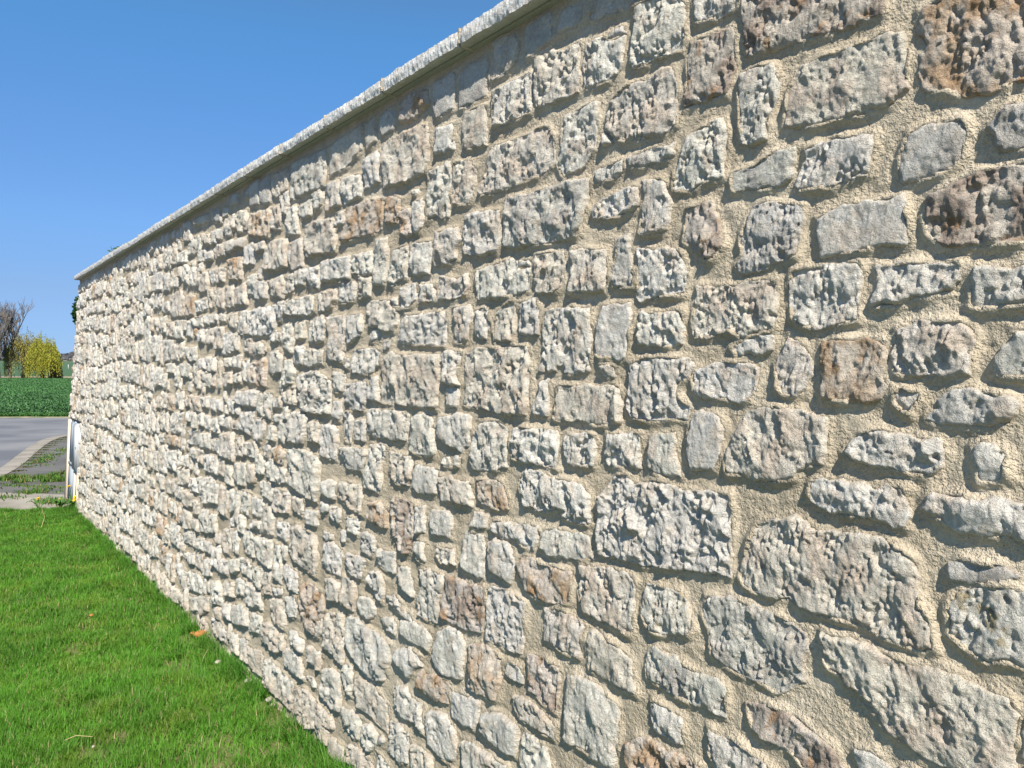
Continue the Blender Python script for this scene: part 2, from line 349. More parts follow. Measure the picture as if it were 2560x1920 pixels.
b 4763,1973 4603,1969 4629,1861 4729,1854
b 4588,1959 4438,1959 4434,1840 4572,1857
b 4412,1957 4284,1958 4254,1837 4394,1838
b 4256,1940 4090,1953 4051,1839 4230,1843
w 3503,1789 3409,1819 3313,1809 3309,1770 3313,1735 3489,1751
w 3298,1818 3209,1824 3161,1814 3154,1754 3199,1732 3297,1737
w 3957,1803 3756,1809 3618,1807 3619,1741 3639,1672 3820,1664 3961,1673 3972,1752
w 3600,1823 3498,1819 3499,1755 3532,1726 3598,1729
w 4193,1755 4105,1808 3990,1801 3972,1673 4159,1684
b 4376,1804 4200,1802 4212,1717 4326,1729
w 4829,1821 4710,1823 4700,1763 4820,1768
w 4695,1822 4552,1818 4543,1760 4686,1766
w 4525,1817 4402,1806 4396,1765 4504,1770
w 5083,1817 4876,1824 4849,1756 5058,1765
b 5750,1831 5530,1820 5511,1717 5729,1724
w 5512,1824 5308,1819 5268,1694 5451,1700
w 4940,1738 4816,1742 4803,1658 4927,1662
b 4786,1740 4624,1738 4625,1649 4740,1639
b 4596,1741 4418,1737 4426,1612 4562,1610
w 4426,1701 4285,1708 4280,1589 4434,1579
w 4269,1687 4147,1687 4134,1598 4268,1593
b 4072,1654 3948,1658 3960,1584 4051,1585
b 3944,1628 3816,1639 3708,1597 3746,1573 3935,1565 3956,1595
w 3687,1660 3602,1685 3525,1668 3530,1631 3663,1628
w 3512,1708 3386,1706 3378,1636 3388,1571 3488,1593 3514,1654
b 3361,1708 3236,1712 3244,1632 3343,1629
w 3196,1706 3141,1704 3124,1622 3169,1608 3202,1625
w 3357,1600 3248,1601 3255,1518 3356,1521
w 3230,1584 3044,1581 3038,1523 3181,1505 3239,1524
w 3676,1575 3581,1594 3502,1556 3502,1485 3614,1471 3685,1491
w 3482,1542 3384,1538 3343,1485 3371,1433 3458,1418 3484,1485
o 3844,1527 3754,1559 3701,1537 3699,1449 3705,1413 3828,1411
b 3975,1528 3866,1534 3851,1426 3950,1427
w 4079,1540 3988,1547 3972,1431 4065,1441
w 4239,1565 4096,1574 4097,1502 4230,1502
w 4391,1558 4251,1561 4244,1509 4371,1510
w 4895,1563 4728,1566 4732,1497 4885,1502
w 4714,1574 4555,1564 4543,1485 4685,1480
w 5206,1641 4939,1635 4940,1546 5070,1543 5215,1595
b 4393,1481 4252,1482 4219,1423 4290,1395 4394,1400
w 4201,1474 4083,1483 4075,1426 4194,1424
w 5329,1535 5103,1538 5052,1438 5297,1454
w 5673,1537 5479,1540 5465,1468 5641,1472
w 4151,1378 3945,1391 3815,1394 3836,1310 4047,1309 4156,1328
w 3731,1385 3632,1387 3615,1326 3626,1259 3726,1268
w 3600,1364 3488,1371 3482,1321 3594,1313
b 3472,1388 3327,1424 3317,1337 3449,1345
w 3813,1376 3752,1384 3747,1274 3812,1289
w 4163,1293 4081,1304 4086,1258 4169,1254
w 4795,1333 4648,1341 4652,1273 4785,1272
b 5018,1335 4811,1336 4812,1245 4953,1243
b 5185,1321 5035,1339 5020,1254 5140,1263
w 4490,1325 4384,1336 4387,1264 4481,1264
w 4631,1329 4519,1332 4507,1258 4606,1258
w 4281,1340 4182,1343 4182,1257 4258,1266
w 4064,1270 3855,1291 3875,1206 3914,1167 4076,1186
w 3590,1285 3488,1290 3483,1250 3586,1251
w 3828,1252 3704,1255 3706,1188 3760,1135 3869,1155 3866,1214
w 3641,1231 3546,1236 3546,1158 3642,1158
w 3511,1255 3411,1254 3414,1201 3416,1151 3502,1182
w 3379,1282 3314,1311 3190,1304 3183,1242 3207,1171 3383,1167 3391,1235
b 3163,1277 3056,1280 3038,1190 3176,1186
w 4423,1238 4254,1242 4232,1177 4401,1186
w 4584,1209 4434,1225 4407,1137 4543,1132
b 4213,1217 4095,1235 4098,1177 4207,1174
w 4855,1225 4750,1239 4722,1159 4829,1166
w 4718,1228 4615,1224 4602,1141 4690,1148
g 5047,1117 4808,1132 4778,1043 5031,1027
w 4775,1117 4571,1126 4571,1035 4761,1031
w 4552,1094 4402,1105 4390,1025 4557,1040
b 4381,1139 4169,1165 4143,1074 4146,1005 4362,1016
b 4128,1133 4024,1148 3994,1094 3987,1046 4115,1042
w 3930,1122 3824,1141 3786,1097 3801,1052 3921,1056
w 3697,1125 3650,1147 3598,1120 3630,1068 3691,1077
o 3579,1125 3488,1146 3421,1118 3441,1063 3534,1064
w 3640,1068 3563,1075 3522,1048 3413,1049 3378,984 3475,969 3639,984 3655,1028
wr 3371,1139 3205,1152 3062,1134 3021,1101 3027,1017 3041,942 3182,954 3282,973 3369,979 3340,1027 3372,1080
w 3803,1067 3743,1086 3698,1055 3680,990 3761,985 3798,1031
w 5541,943 5336,966 5293,833 5521,833
w 4680,996 4441,1005 4413,910 4651,905
b 4385,990 4282,1000 4294,911 4400,916
w 4278,976 4179,982 4139,879 4264,879
w 4109,1001 3938,1017 3928,945 3944,902 4046,894 4123,930
b 3915,1016 3818,1022 3780,976 3816,925 3903,926
w 3716,955 3588,963 3546,937 3557,874 3687,888
w 4808,850 4532,881 4404,851 4401,746 4678,708 4762,756
b 3528,943 3348,945 3350,893 3345,852 3514,830 3554,851
w 3997,873 3874,878 3867,824 3880,761 4004,764
w 4173,855 4030,862 4030,783 4166,725
b 4365,863 4207,839 4210,773 4225,700 4369,710
b 5281,862 5022,875 4973,782 5225,752
w 4964,828 4823,844 4793,760 4950,749
w 3829,862 3694,869 3661,843 3692,779 3828,776
b 3312,937 3187,935 3182,885 3203,857 3305,880
w 4703,674 4544,689 4537,558 4697,548
w 4527,671 4406,689 4389,583 4511,570
b 4102,788 4027,799 4017,688 4088,688
w 4008,749 3933,745 3921,659 3996,661
w 3834,743 3690,762 3685,721 3807,704
b 3640,839 3573,849 3520,802 3519,725 3663,707 3663,787
w 3473,799 3340,811 3326,768 3338,720 3391,724 3474,733
br 3313,802 3256,821 3182,814 3040,804 3010,731 3022,639 3146,644 3296,664 3325,687 3315,744
w 3152,899 3037,907 3030,842 3105,839
w 3741,683 3525,697 3518,566 3645,571 3729,590
w 3505,683 3406,698 3393,527 3495,538 3506,619
w 3925,688 3839,702 3770,664 3768,572 3898,568 3928,629
w 4093,645 4013,662 3996,542 4078,541
b 4277,626 4120,660 4126,540 4159,511 4260,511
w 5399,492 5180,503 5131,425 5136,359 5356,366
w 5040,499 4814,511 4785,433 5011,428
w 4763,489 4647,514 4620,443 4754,431
g 4616,507 4475,519 4464,452 4593,452
w 4457,494 4315,532 4293,390 4428,398
w 4999,358 4795,397 4784,334 4891,308
b 4779,396 4617,423 4615,318 4753,332
w 4585,404 4488,423 4446,334 4583,304
w 4279,464 4166,475 4168,401 4268,392
w 4132,493 3993,520 3985,462 4027,435 4121,419
w 3960,534 3840,547 3792,510 3785,458 3883,462 3976,479
w 3778,530 3651,542 3648,439 3763,455
b 3619,528 3526,555 3512,447 3626,427
w 3361,622 3240,618 3197,602 3205,525 3332,531 3372,571
or 3177,566 3102,601 3025,600 2950,587 2922,529 2939,481 2954,424 2995,392 3049,407 3120,419 3177,497
w 3498,487 3382,510 3378,478 3493,448
b 3501,436 3350,462 3329,361 3343,334 3451,329 3511,366
w 3335,485 3220,515 3201,422 3282,405 3327,419
w 4002,421 3891,438 3901,356 3990,339
w 3878,430 3739,432 3736,331 3853,327
w 3726,414 3645,422 3626,351 3726,340
b 4212,361 4056,387 4056,308 4176,291
w 4916,264 4701,296 4591,261 4623,191 4866,165 4937,193
w 4442,310 4324,336 4256,316 4229,224 4397,195
w 4219,239 4099,268 4063,186 4208,167
w 4051,272 3928,302 3827,294 3806,221 4014,180 4065,204
b 4665,173 4482,208 4483,130 4604,74
w 3764,306 3632,322 3606,274 3630,233 3792,203
w 4875,123 4692,154 4680,80 4845,39
b 3607,292 3526,319 3332,297 3325,242 3414,205 3596,211
w 3263,349 3221,366 3121,350 3114,293 3242,299
b 3066,344 2936,350 2932,311 2941,273 3059,288
w 3311,252 3269,275 3125,269 3088,189 3229,183 3318,188
w 3064,213 3000,228 2957,196 3008,184
w 3569,130 3505,155 3344,147 3194,139 3201,72 3223,15 3359,18 3553,11
b 3192,118 3098,155 2926,145 2815,134 2776,99 3066,-8 3177,-7
w 3918,133 3825,165 3781,116 3772,50 3903,30
b 3764,127 3607,160 3566,107 3591,40 3770,39
w 4059,127 3959,141 3925,42 4025,38
w 4416,114 4232,127 4119,104 4132,47 4356,39
"""
# ------------------------------------------------------------------ helpers
def mesh_obj(name, verts, faces, mat=None, parent=None, cols=None, smooth=False):
    """verts (n,3) array; faces: (m,3)/(m,4) array or list of arrays of both kinds"""
    me = bpy.data.meshes.new(name)
    verts = np.asarray(verts, dtype=np.float32).reshape(-1, 3)
    fl = faces if isinstance(faces, list) else [faces]
    fl = [np.asarray(f, dtype=np.int32) for f in fl if len(f)]
    loops = np.concatenate([f.ravel() for f in fl])
    tot = np.concatenate([np.full(len(f), f.shape[1], dtype=np.int32) for f in fl])
    start = np.concatenate([[0], np.cumsum(tot)[:-1]]).astype(np.int32)
    me.vertices.add(len(verts))
    me.vertices.foreach_set("co", verts.ravel())
    me.loops.add(len(loops))
    me.loops.foreach_set("vertex_index", loops)
    me.polygons.add(len(tot))
    me.polygons.foreach_set("loop_start", start)
    me.polygons.foreach_set("loop_total", tot)
    if smooth:
        me.polygons.foreach_set("use_smooth", np.ones(len(tot), dtype=bool))
    if cols is not None:
        ca = me.color_attributes.new("tint", 'FLOAT_COLOR', 'POINT')
        c = np.ones((len(verts), 4), dtype=np.float32)
        c[:, :3] = cols
        ca.data.foreach_set("color", c.ravel())
    me.update(calc_edges=True)
    me.validate()
    o = bpy.data.objects.new(name, me)
    COL.objects.link(o)
    if mat: me.materials.append(mat)
    if parent is not None: o.parent = parent
    return o

def tag(o, label=None, cat=None, group=None, kind=None):
    if label: o["label"] = label
    if cat: o["category"] = cat
    if group: o["group"] = group
    if kind: o["kind"] = kind
    return o

def empty(name, loc, label, cat, group=None):
    o = bpy.data.objects.new(name, None)
    COL.objects.link(o)
    o.location = loc
    o.empty_display_size = 0.1
    tag(o, label, cat, group)
    return o

def shift_child(o, root):
    """mesh built in world coordinates -> coordinates of its root empty"""
    o.data.transform(Matrix.Translation(-Vector(root.location)))
    return o

class MB:
    """collects pieces into one mesh"""
    def __init__(self): self.v = []; self.q = []; self.t = []; self.c = []; self.n = 0
    def add(self, v, q=None, t=None, c=None):
        v = np.asarray(v, float).reshape(-1, 3)
        if q is not None and len(q): self.q.append(np.asarray(q, int) + self.n)
        if t is not None and len(t): self.t.append(np.asarray(t, int) + self.n)
        self.v.append(v); self.n += len(v)
        self.c.append(np.tile(np.asarray(c if c is not None else (1, 1, 1), float), (len(v), 1)) if (c is None or np.ndim(c) == 1) else np.asarray(c))
    def tube(self, pts, rad, n=6, c=None, cap=True):
        pts = [np.asarray(p, float) for p in pts]
        V = []; Q = []; T = []
        a = pts[1] - pts[0]; ref = np.array([0, 0, 1.0]) if abs(a[2]) < 0.9 * np.linalg.norm(a) else np.array([1.0, 0, 0])
        for i, p in enumerate(pts):
            d = pts[min(i + 1, len(pts) - 1)] - pts[max(i - 1, 0)]
            d = d / (np.linalg.norm(d) + 1e-9)
            s = np.cross(d, ref); s /= np.linalg.norm(s) + 1e-9
            w = np.cross(s, d)
            r = rad[i] if hasattr(rad, '__len__') else rad
            for k in range(n):
                an = 2 * math.pi * k / n
                V.append(p + r * (math.cos(an) * s + math.sin(an) * w))
        for i in range(len(pts) - 1):
            for k in range(n):
                k2 = (k + 1) % n
                Q.append((i * n + k, i * n + k2, (i + 1) * n + k2, (i + 1) * n + k))
        if cap:
            b = len(V); V.append(pts[0]); V.append(pts[-1])
            m = (len(pts) - 1) * n
            for k in range(n):
                k2 = (k + 1) % n
                T.append((b, k2, k)); T.append((b + 1, m + k, m + k2))
        self.add(V, Q, T, c)
    def box(self, lo, hi, frame=None, c=None):
        x0, y0, z0 = lo; x1, y1, z1 = hi
        v = np.array([(x0, y0, z0), (x1, y0, z0), (x1, y1, z0), (x0, y1, z0), (x0, y0, z1), (x1, y0, z1), (x1, y1, z1), (x0, y1, z1)], float)
        if frame is not None: v = frame(v)
        self.add(v, [(0, 3, 2, 1), (4, 5, 6, 7), (0, 1, 5, 4), (1, 2, 6, 5), (2, 3, 7, 6), (3, 0, 4, 7)], None, c)
    def build(self, name, mat, parent=None, smooth=False, cols=False):
        f = []
        if self.q: f.append(np.concatenate(self.q))
        if self.t: f.append(np.concatenate(self.t))
        return mesh_obj(name, np.concatenate(self.v), f, mat, parent, np.concatenate(self.c) if cols else None, smooth)

def wall_pt(u, v, h):
    """points from wall coordinates: u along, v up the face, h out of it"""
    u = np.asarray(u, float)[..., None]; v = np.asarray(v, float)[..., None]; h = np.asarray(h, float)[..., None]
    return B0 + DV * u + WV * v + NW * h
def wf(a): return wall_pt(a[:, 0], a[:, 1], a[:, 2])

def _hash(ix, iy, seed):
    h = (ix.astype(np.int64) * 374761393 + iy.astype(np.int64) * 668265263 + seed * 1442695041) & 0xffffffff
    h = ((h ^ (h >> 13)) * 1274126177) & 0xffffffff
    return ((h ^ (h >> 16)) & 0xffff) / 65536.0
def perlin(x, y, seed=0):
    ix = np.floor(x).astype(int); iy = np.floor(y).astype(int)
    fx = x - ix; fy = y - iy
    sx = fx * fx * fx * (fx * (fx * 6 - 15) + 10); sy = fy * fy * fy * (fy * (fy * 6 - 15) + 10)
    def g(dx, dy):
        a = _hash(ix + dx, iy + dy, seed) * 2 * math.pi
        return np.cos(a) * (fx - dx) + np.sin(a) * (fy - dy)
    a = g(0, 0) * (1 - sx) + g(1, 0) * sx
    b = g(0, 1) * (1 - sx) + g(1, 1) * sx
    return (a * (1 - sy) + b * sy) * 1.5
def fbm(x, y, seed, octv=3, gain=0.5):
    s = 0; a = 1
    for i in range(octv):
        s = s + a * perlin(x, y, seed + i * 17); x = x * 2.03 + 5.1; y = y * 2.03 - 3.7; a *= gain
    return s
def cells(x, y, seed):
    """distance to the nearest feature point, and a random number of that point"""
    ix = np.floor(x).astype(int); iy = np.floor(y).astype(int)
    best = np.full(x.shape, 9.0); rid = np.zeros(x.shape)
    for dx in (-1, 0, 1):
        for dy in (-1, 0, 1):
            cx = ix + dx; cy = iy + dy
            px = cx + _hash(cx, cy, seed); py = cy + _hash(cx, cy, seed + 5)
            d = np.hypot(px - x, py - y)
            m = d < best
            best = np.where(m, d, best); rid = np.where(m, _hash(cx, cy, seed + 9), rid)
    return best, rid
def facet(x, y, seed, ridge=True, tilt=.9, curve=.9):
    """chipped-rock relief: tilted patches meeting in sharp ridges (ridge) or sharp valleys"""
    ix = np.floor(x).astype(int); iy = np.floor(y).astype(int)
    best = None
    for dx in (-1, 0, 1):
        for dy in (-1, 0, 1):
            cx = ix + dx; cy = iy + dy
            ex = x - cx - _hash(cx, cy, seed); ey = y - cy - _hash(cx, cy, seed + 5)
            a = _hash(cx, cy, seed + 9) * 6.2832
            p = (_hash(cx, cy, seed + 13) - .5) * .8 + tilt * (np.cos(a) * ex + np.sin(a) * ey)
            r2 = curve * (ex * ex + ey * ey)
            p = p + r2 if ridge else p - r2
            best = p if best is None else (np.minimum(best, p) if ridge else np.maximum(best, p))
    return best + (.25 if ridge else -.25)
def sdf(X, Y, P):
    """signed distance to polygon, positive inside"""
    n = len(P); d2 = np.full(X.shape, 1e9); ins = np.zeros(X.shape, bool)
    for i in range(n):
        ax, ay = P[i]; bx, by = P[(i + 1) % n]
        ex = bx - ax; ey = by - ay
        t = np.clip(((X - ax) * ex + (Y - ay) * ey) / (ex * ex + ey * ey + 1e-12), 0, 1)
        d2 = np.minimum(d2, (X - ax - t * ex) ** 2 + (Y - ay - t * ey) ** 2)
        if ay != by:
            c = ((ay > Y) != (by > Y)) & (X < ex * (Y - ay) / ey + ax)
            ins ^= c
    return np.where(ins, 1, -1) * np.sqrt(d2)
def sstep(a, b, x):
    t = np.clip((x - a) / (b - a), 0, 1); return t * t * (3 - 2 * t)

# ------------------------------------------------------------------ materials
def new_mat(name, rough=0.9):
    m = bpy.data.materials.new(name); m.use_nodes = True
    N = m.node_tree.nodes; b = N["Principled BSDF"]
    b.inputs["Roughness"].default_value = rough
    b.inputs["Specular IOR Level"].default_value = 0.25
    return m, N, m.node_tree.links, b
def mat_plain(name, col, rough=0.8, spec=0.25, metal=0.0, var=0.0, scale=5.0, bump=0.0, bscale=100.0, col2=None):
    m, N, L, b = new_mat(name, rough)
    b.inputs["Specular IOR Level"].default_value = spec
    b.inputs["Metallic"].default_value = metal
    b.inputs["Base Color"].default_value = (*col, 1)
    g = N.new("ShaderNodeNewGeometry")
    if var or col2:
        n = N.new("ShaderNodeTexNoise"); n.inputs["Scale"].default_value = scale; n.inputs["Detail"].default_value = 6
        L.new(g.outputs["Position"], n.inputs["Vector"])
        r = N.new("ShaderNodeValToRGB")
        c2 = col2 if col2 else tuple(c * (1 - var) for c in col)
        r.color_ramp.elements[0].position = 0.35; r.color_ramp.elements[1].position = 0.65
        r.color_ramp.elements[0].color = (*c2, 1); r.color_ramp.elements[1].color = (*col, 1)
        L.new(n.outputs["Fac"], r.inputs["Fac"]); L.new(r.outputs[0], b.inputs["Base Color"])
    if bump:
        n2 = N.new("ShaderNodeTexNoise"); n2.inputs["Scale"].default_value = bscale; n2.inputs["Detail"].default_value = 4
        L.new(g.outputs["Position"], n2.inputs["Vector"])
        bp = N.new("ShaderNodeBump"); bp.inputs["Strength"].default_value = 1.0; bp.inputs["Distance"].default_value = bump
        L.new(n2.outputs["Fac"], bp.inputs["Height"]); L.new(bp.outputs[0], b.inputs["Normal"])
    return m
def mat_tint(name, rough=0.9, bumps=((60, .002), (250, .0006)), speck=0.25, transl=0.0, spec=0.2):
    """base colour from the mesh's own tint attribute, broken up by fine noise"""
    m, N, L, b = new_mat(name, rough)
    b.inputs["Specular IOR Level"].default_value = spec
    at = N.new("ShaderNodeAttribute"); at.attribute_name = "tint"
    g = N.new("ShaderNodeNewGeometry")
    last = at.outputs["Color"]
    if speck:
        n = N.new("ShaderNodeTexNoise"); n.inputs["Scale"].default_value = 130; n.inputs["Detail"].default_value = 5; n.inputs["Roughness"].default_value = 0.7
        L.new(g.outputs["Position"], n.inputs["Vector"])
        mr = N.new("ShaderNodeMapRange"); mr.inputs[1].default_value = 0.3; mr.inputs[2].default_value = 0.7
        mr.inputs[3].default_value = 1 - speck; mr.inputs[4].default_value = 1 + speck * 0.35
        L.new(n.outputs["Fac"], mr.inputs[0])
        mx = N.new("ShaderNodeVectorMath"); mx.operation = 'SCALE'
        L.new(last, mx.inputs[0]); L.new(mr.outputs[0], mx.inputs["Scale"])
        last = mx.outputs[0]
    L.new(last, b.inputs["Base Color"])
    prev = None
    for sc, dist in bumps:
        n2 = N.new("ShaderNodeTexNoise"); n2.inputs["Scale"].default_value = sc; n2.inputs["Detail"].default_value = 5; n2.inputs["Roughness"].default_value = 0.65
        L.new(g.outputs["Position"], n2.inputs["Vector"])
        bp = N.new("ShaderNodeBump"); bp.inputs["Strength"].default_value = 1.0; bp.inputs["Distance"].default_value = dist
        L.new(n2.outputs["Fac"], bp.inputs["Height"])
        if prev: L.new(prev, bp.inputs["Normal"])
        prev = bp.outputs[0]
    if prev: L.new(prev, b.inputs["Normal"])
    if transl:
        tr = N.new("ShaderNodeBsdfTranslucent"); L.new(last, tr.inputs["Color"])
        mix = N.new("ShaderNodeMixShader"); mix.inputs[0].default_value = transl
        out = N["Material Output"]
        L.new(b.outputs[0], mix.inputs[1]); L.new(tr.outputs[0], mix.inputs[2]); L.new(mix.outputs[0], out.inputs["Surface"])
    return m

M_STONE = mat_tint("limestone", 0.95, bumps=((110, .009), (320, .0036)), speck=0.24, spec=.1)
def mortar_mat():
    m, N, L, b = new_mat("lime_mortar", .96)
    b.inputs["Specular IOR Level"].default_value = .08
    g = N.new("ShaderNodeNewGeometry")
    def noise(sc, det=5, ro=.6):
        n = N.new("ShaderNodeTexNoise"); n.inputs["Scale"].default_value = sc; n.inputs["Detail"].default_value = det; n.inputs["Roughness"].default_value = ro
        L.new(g.outputs["Position"], n.inputs["Vector"]); return n.outputs["Fac"]
    def ramp(fac, stops):
        r = N.new("ShaderNodeValToRGB"); e = r.color_ramp.elements
        e[0].position, e[0].color = stops[0][0], (*stops[0][1], 1); e[1].position, e[1].color = stops[-1][0], (*stops[-1][1], 1)
        for p, c in stops[1:-1]:
            x = e.new(p); x.color = (*c, 1)
        L.new(fac, r.inputs[0]); return r.outputs[0]
    base = ramp(noise(3.2, 5), ((.30, (.43, .365, .265)), (.5, (.525, .445, .325)), (.70, (.60, .52, .395))))
    fine = ramp(noise(150, 4, .7), ((.30, (.78, .77, .75)), (.62, (1, 1, 1))))
    mx = N.new("ShaderNodeVectorMath"); mx.operation = 'MULTIPLY'; L.new(base, mx.inputs[0]); L.new(fine, mx.inputs[1])
    L.new(mx.outputs[0], b.inputs["Base Color"])
    # sandy grain, weaker where the trowel smoothed it
    sm = ramp(noise(14, 3), ((.34, (.25, .25, .25)), (.50, (1, 1, 1))))
    b1 = N.new("ShaderNodeBump"); b1.inputs["Distance"].default_value = .0095; L.new(noise(120, 3, .6), b1.inputs["Height"]); L.new(sm, b1.inputs["Strength"])
    b2 = N.new("ShaderNodeBump"); b2.inputs["Distance"].default_value = .0018; L.new(noise(330, 2), b2.inputs["Height"]); L.new(b1.outputs[0], b2.inputs["Normal"])
    L.new(b2.outputs[0], b.inputs["Normal"])
    return m
M_MORTAR = mortar_mat()
M_COPING = mat_tint("hewn_coping_stone", 0.9, bumps=((80, .005), (260, .0014)), speck=0.2)
M_GRASS = mat_tint("grass_blades", 0.55, bumps=(), speck=0.0, transl=0.30, spec=0.3)

# ------------------------------------------------------------------ stone wall
U_END = 10.30
def u_end(v): return U_END - 0.165 * v
polys = []
for line in DATA.strip().split("\n"):
    a = line.split()
    P = np.array([tuple(int(k) for k in q.split(",")) for q in a[1:]], float) / 1000.0
    polys.append((a[0], P))

def project(u, v, h=0.0):
    P = wall_pt(u, v, h) - CAM
    cp, sp = math.cos(PITCH), math.sin(PITCH)
    z = P[..., 1] * cp - P[..., 2] * sp
    y = P[..., 1] * sp + P[..., 2] * cp
    return P[..., 0] / z, y / z, z
def in_frame(u, v, pad=0.02):
    x, y, z = project(np.array(u), np.array(v))
    return (z > 0.05) & (abs(x) < 0.6657 + pad) & (abs(y) < 0.4992 + pad)

# occupancy of the wall face, 5 mm cells
GU0, GV0, GC = -1.0, -0.2, 0.005
OCC = np.zeros((int(2.9 / GC), int(11.6 / GC)), bool)
def stamp(P, pad=0.0, test=False):
    i0 = max(0, int((P[:, 0].min() - pad - GU0) / GC)); i1 = min(OCC.shape[1], int((P[:, 0].max() + pad - GU0) / GC) + 2)
    j0 = max(0, int((P[:, 1].min() - pad - GV0) / GC)); j1 = min(OCC.shape[0], int((P[:, 1].max() + pad - GV0) / GC) + 2)
    if i1 <= i0 or j1 <= j0: return 0
    X, Y = np.meshgrid(GU0 + (np.arange(i0, i1) + .5) * GC, GV0 + (np.arange(j0, j1) + .5) * GC)
    m = sdf(X, Y, P) > -pad
    if test: return int((OCC[j0:j1, i0:i1] & m).sum())
    OCC[j0:j1, i0:i1] |= m
    return 0
for t, P in polys: stamp(P, 0.007)
BOX = np.array([(9.30, -0.1), (9.30, 0.93), (10.6, 0.93), (10.6, -0.1)])
stamp(BOX, 0.012)

def stone_poly(u0, u1, v0, v1, rs):
    w, h = u1 - u0, v1 - v0
    P = []
    j = 0.2
    for (a, b) in ((0, 0), (.5, -.03), (1, 0), (1.03, .5), (1, 1), (.5, 1.03), (0, 1), (-.03, .5)):
        P.append((u0 + w * (a + rs.uniform(-j, j) * .6), v0 + h * (b + rs.uniform(-j, j) * .6)))
    return np.array(P)
rs = np.random.RandomState(5)
v = -0.14
while v < 2.45:
    hrow = rs.uniform(0.10, 0.19)
    u = -0.9 + rs.uniform(0, .1)
    while u < 10.25:
        wst = rs.choice([rs.uniform(.06, .12), rs.uniform(.1, .19), rs.uniform(.16, .3)], p=[.42, .4, .18])
        hst = hrow * (rs.uniform(.72, .96) if rs.rand() > .22 else rs.uniform(1.25, 1.8))
        placed = False
        for sc in (1.0, .8, .62, .48, .36):
            for kk in range(5):
                uu = u + rs.uniform(-.02, .05); vv = v + rs.uniform(0, max(.02, hrow - hst * sc * .9)) + .03 * math.sin(u * 2.1 + v * 4) + rs.uniform(-.012, .012)
                ww, hh = wst * sc, hst * (sc if sc > .5 else sc * 1.2)
                if ww < .035 or hh < .035: continue
                uc, vc = uu + ww / 2, vv + hh / 2
                if vv + hh > 2.47 or uu + ww > u_end(vc) - .01: continue
                if in_frame(uc, vc, .012) and uc < 3.15 : continue
                P = stone_poly(uu, uu + ww, vv, vv + hh, rs)
                if stamp(P, .0, test=True): continue
                stamp(P, .006)
                polys.append(('*', P)); placed = True
                break
            if placed: break
        u += (wst * sc if placed else .04) + .012
    v += hrow + .006
# a second pass drops small stones into what is still bare beyond the traced part
for k in range(9000):
    uc = 3.15 + 7.0 * rs.rand(); vc = rs.uniform(0, 2.44)
    ww = rs.uniform(.05, .12); hh = rs.uniform(.05, .12)
    if vc + hh / 2 > 2.47 or uc + ww / 2 > u_end(vc) - .01: continue
    P = stone_poly(uc - ww / 2, uc + ww / 2, vc - hh / 2, vc + hh / 2, rs)
    if stamp(P, .001, test=True): continue
    stamp(P, .005); polys.append(('*', P))

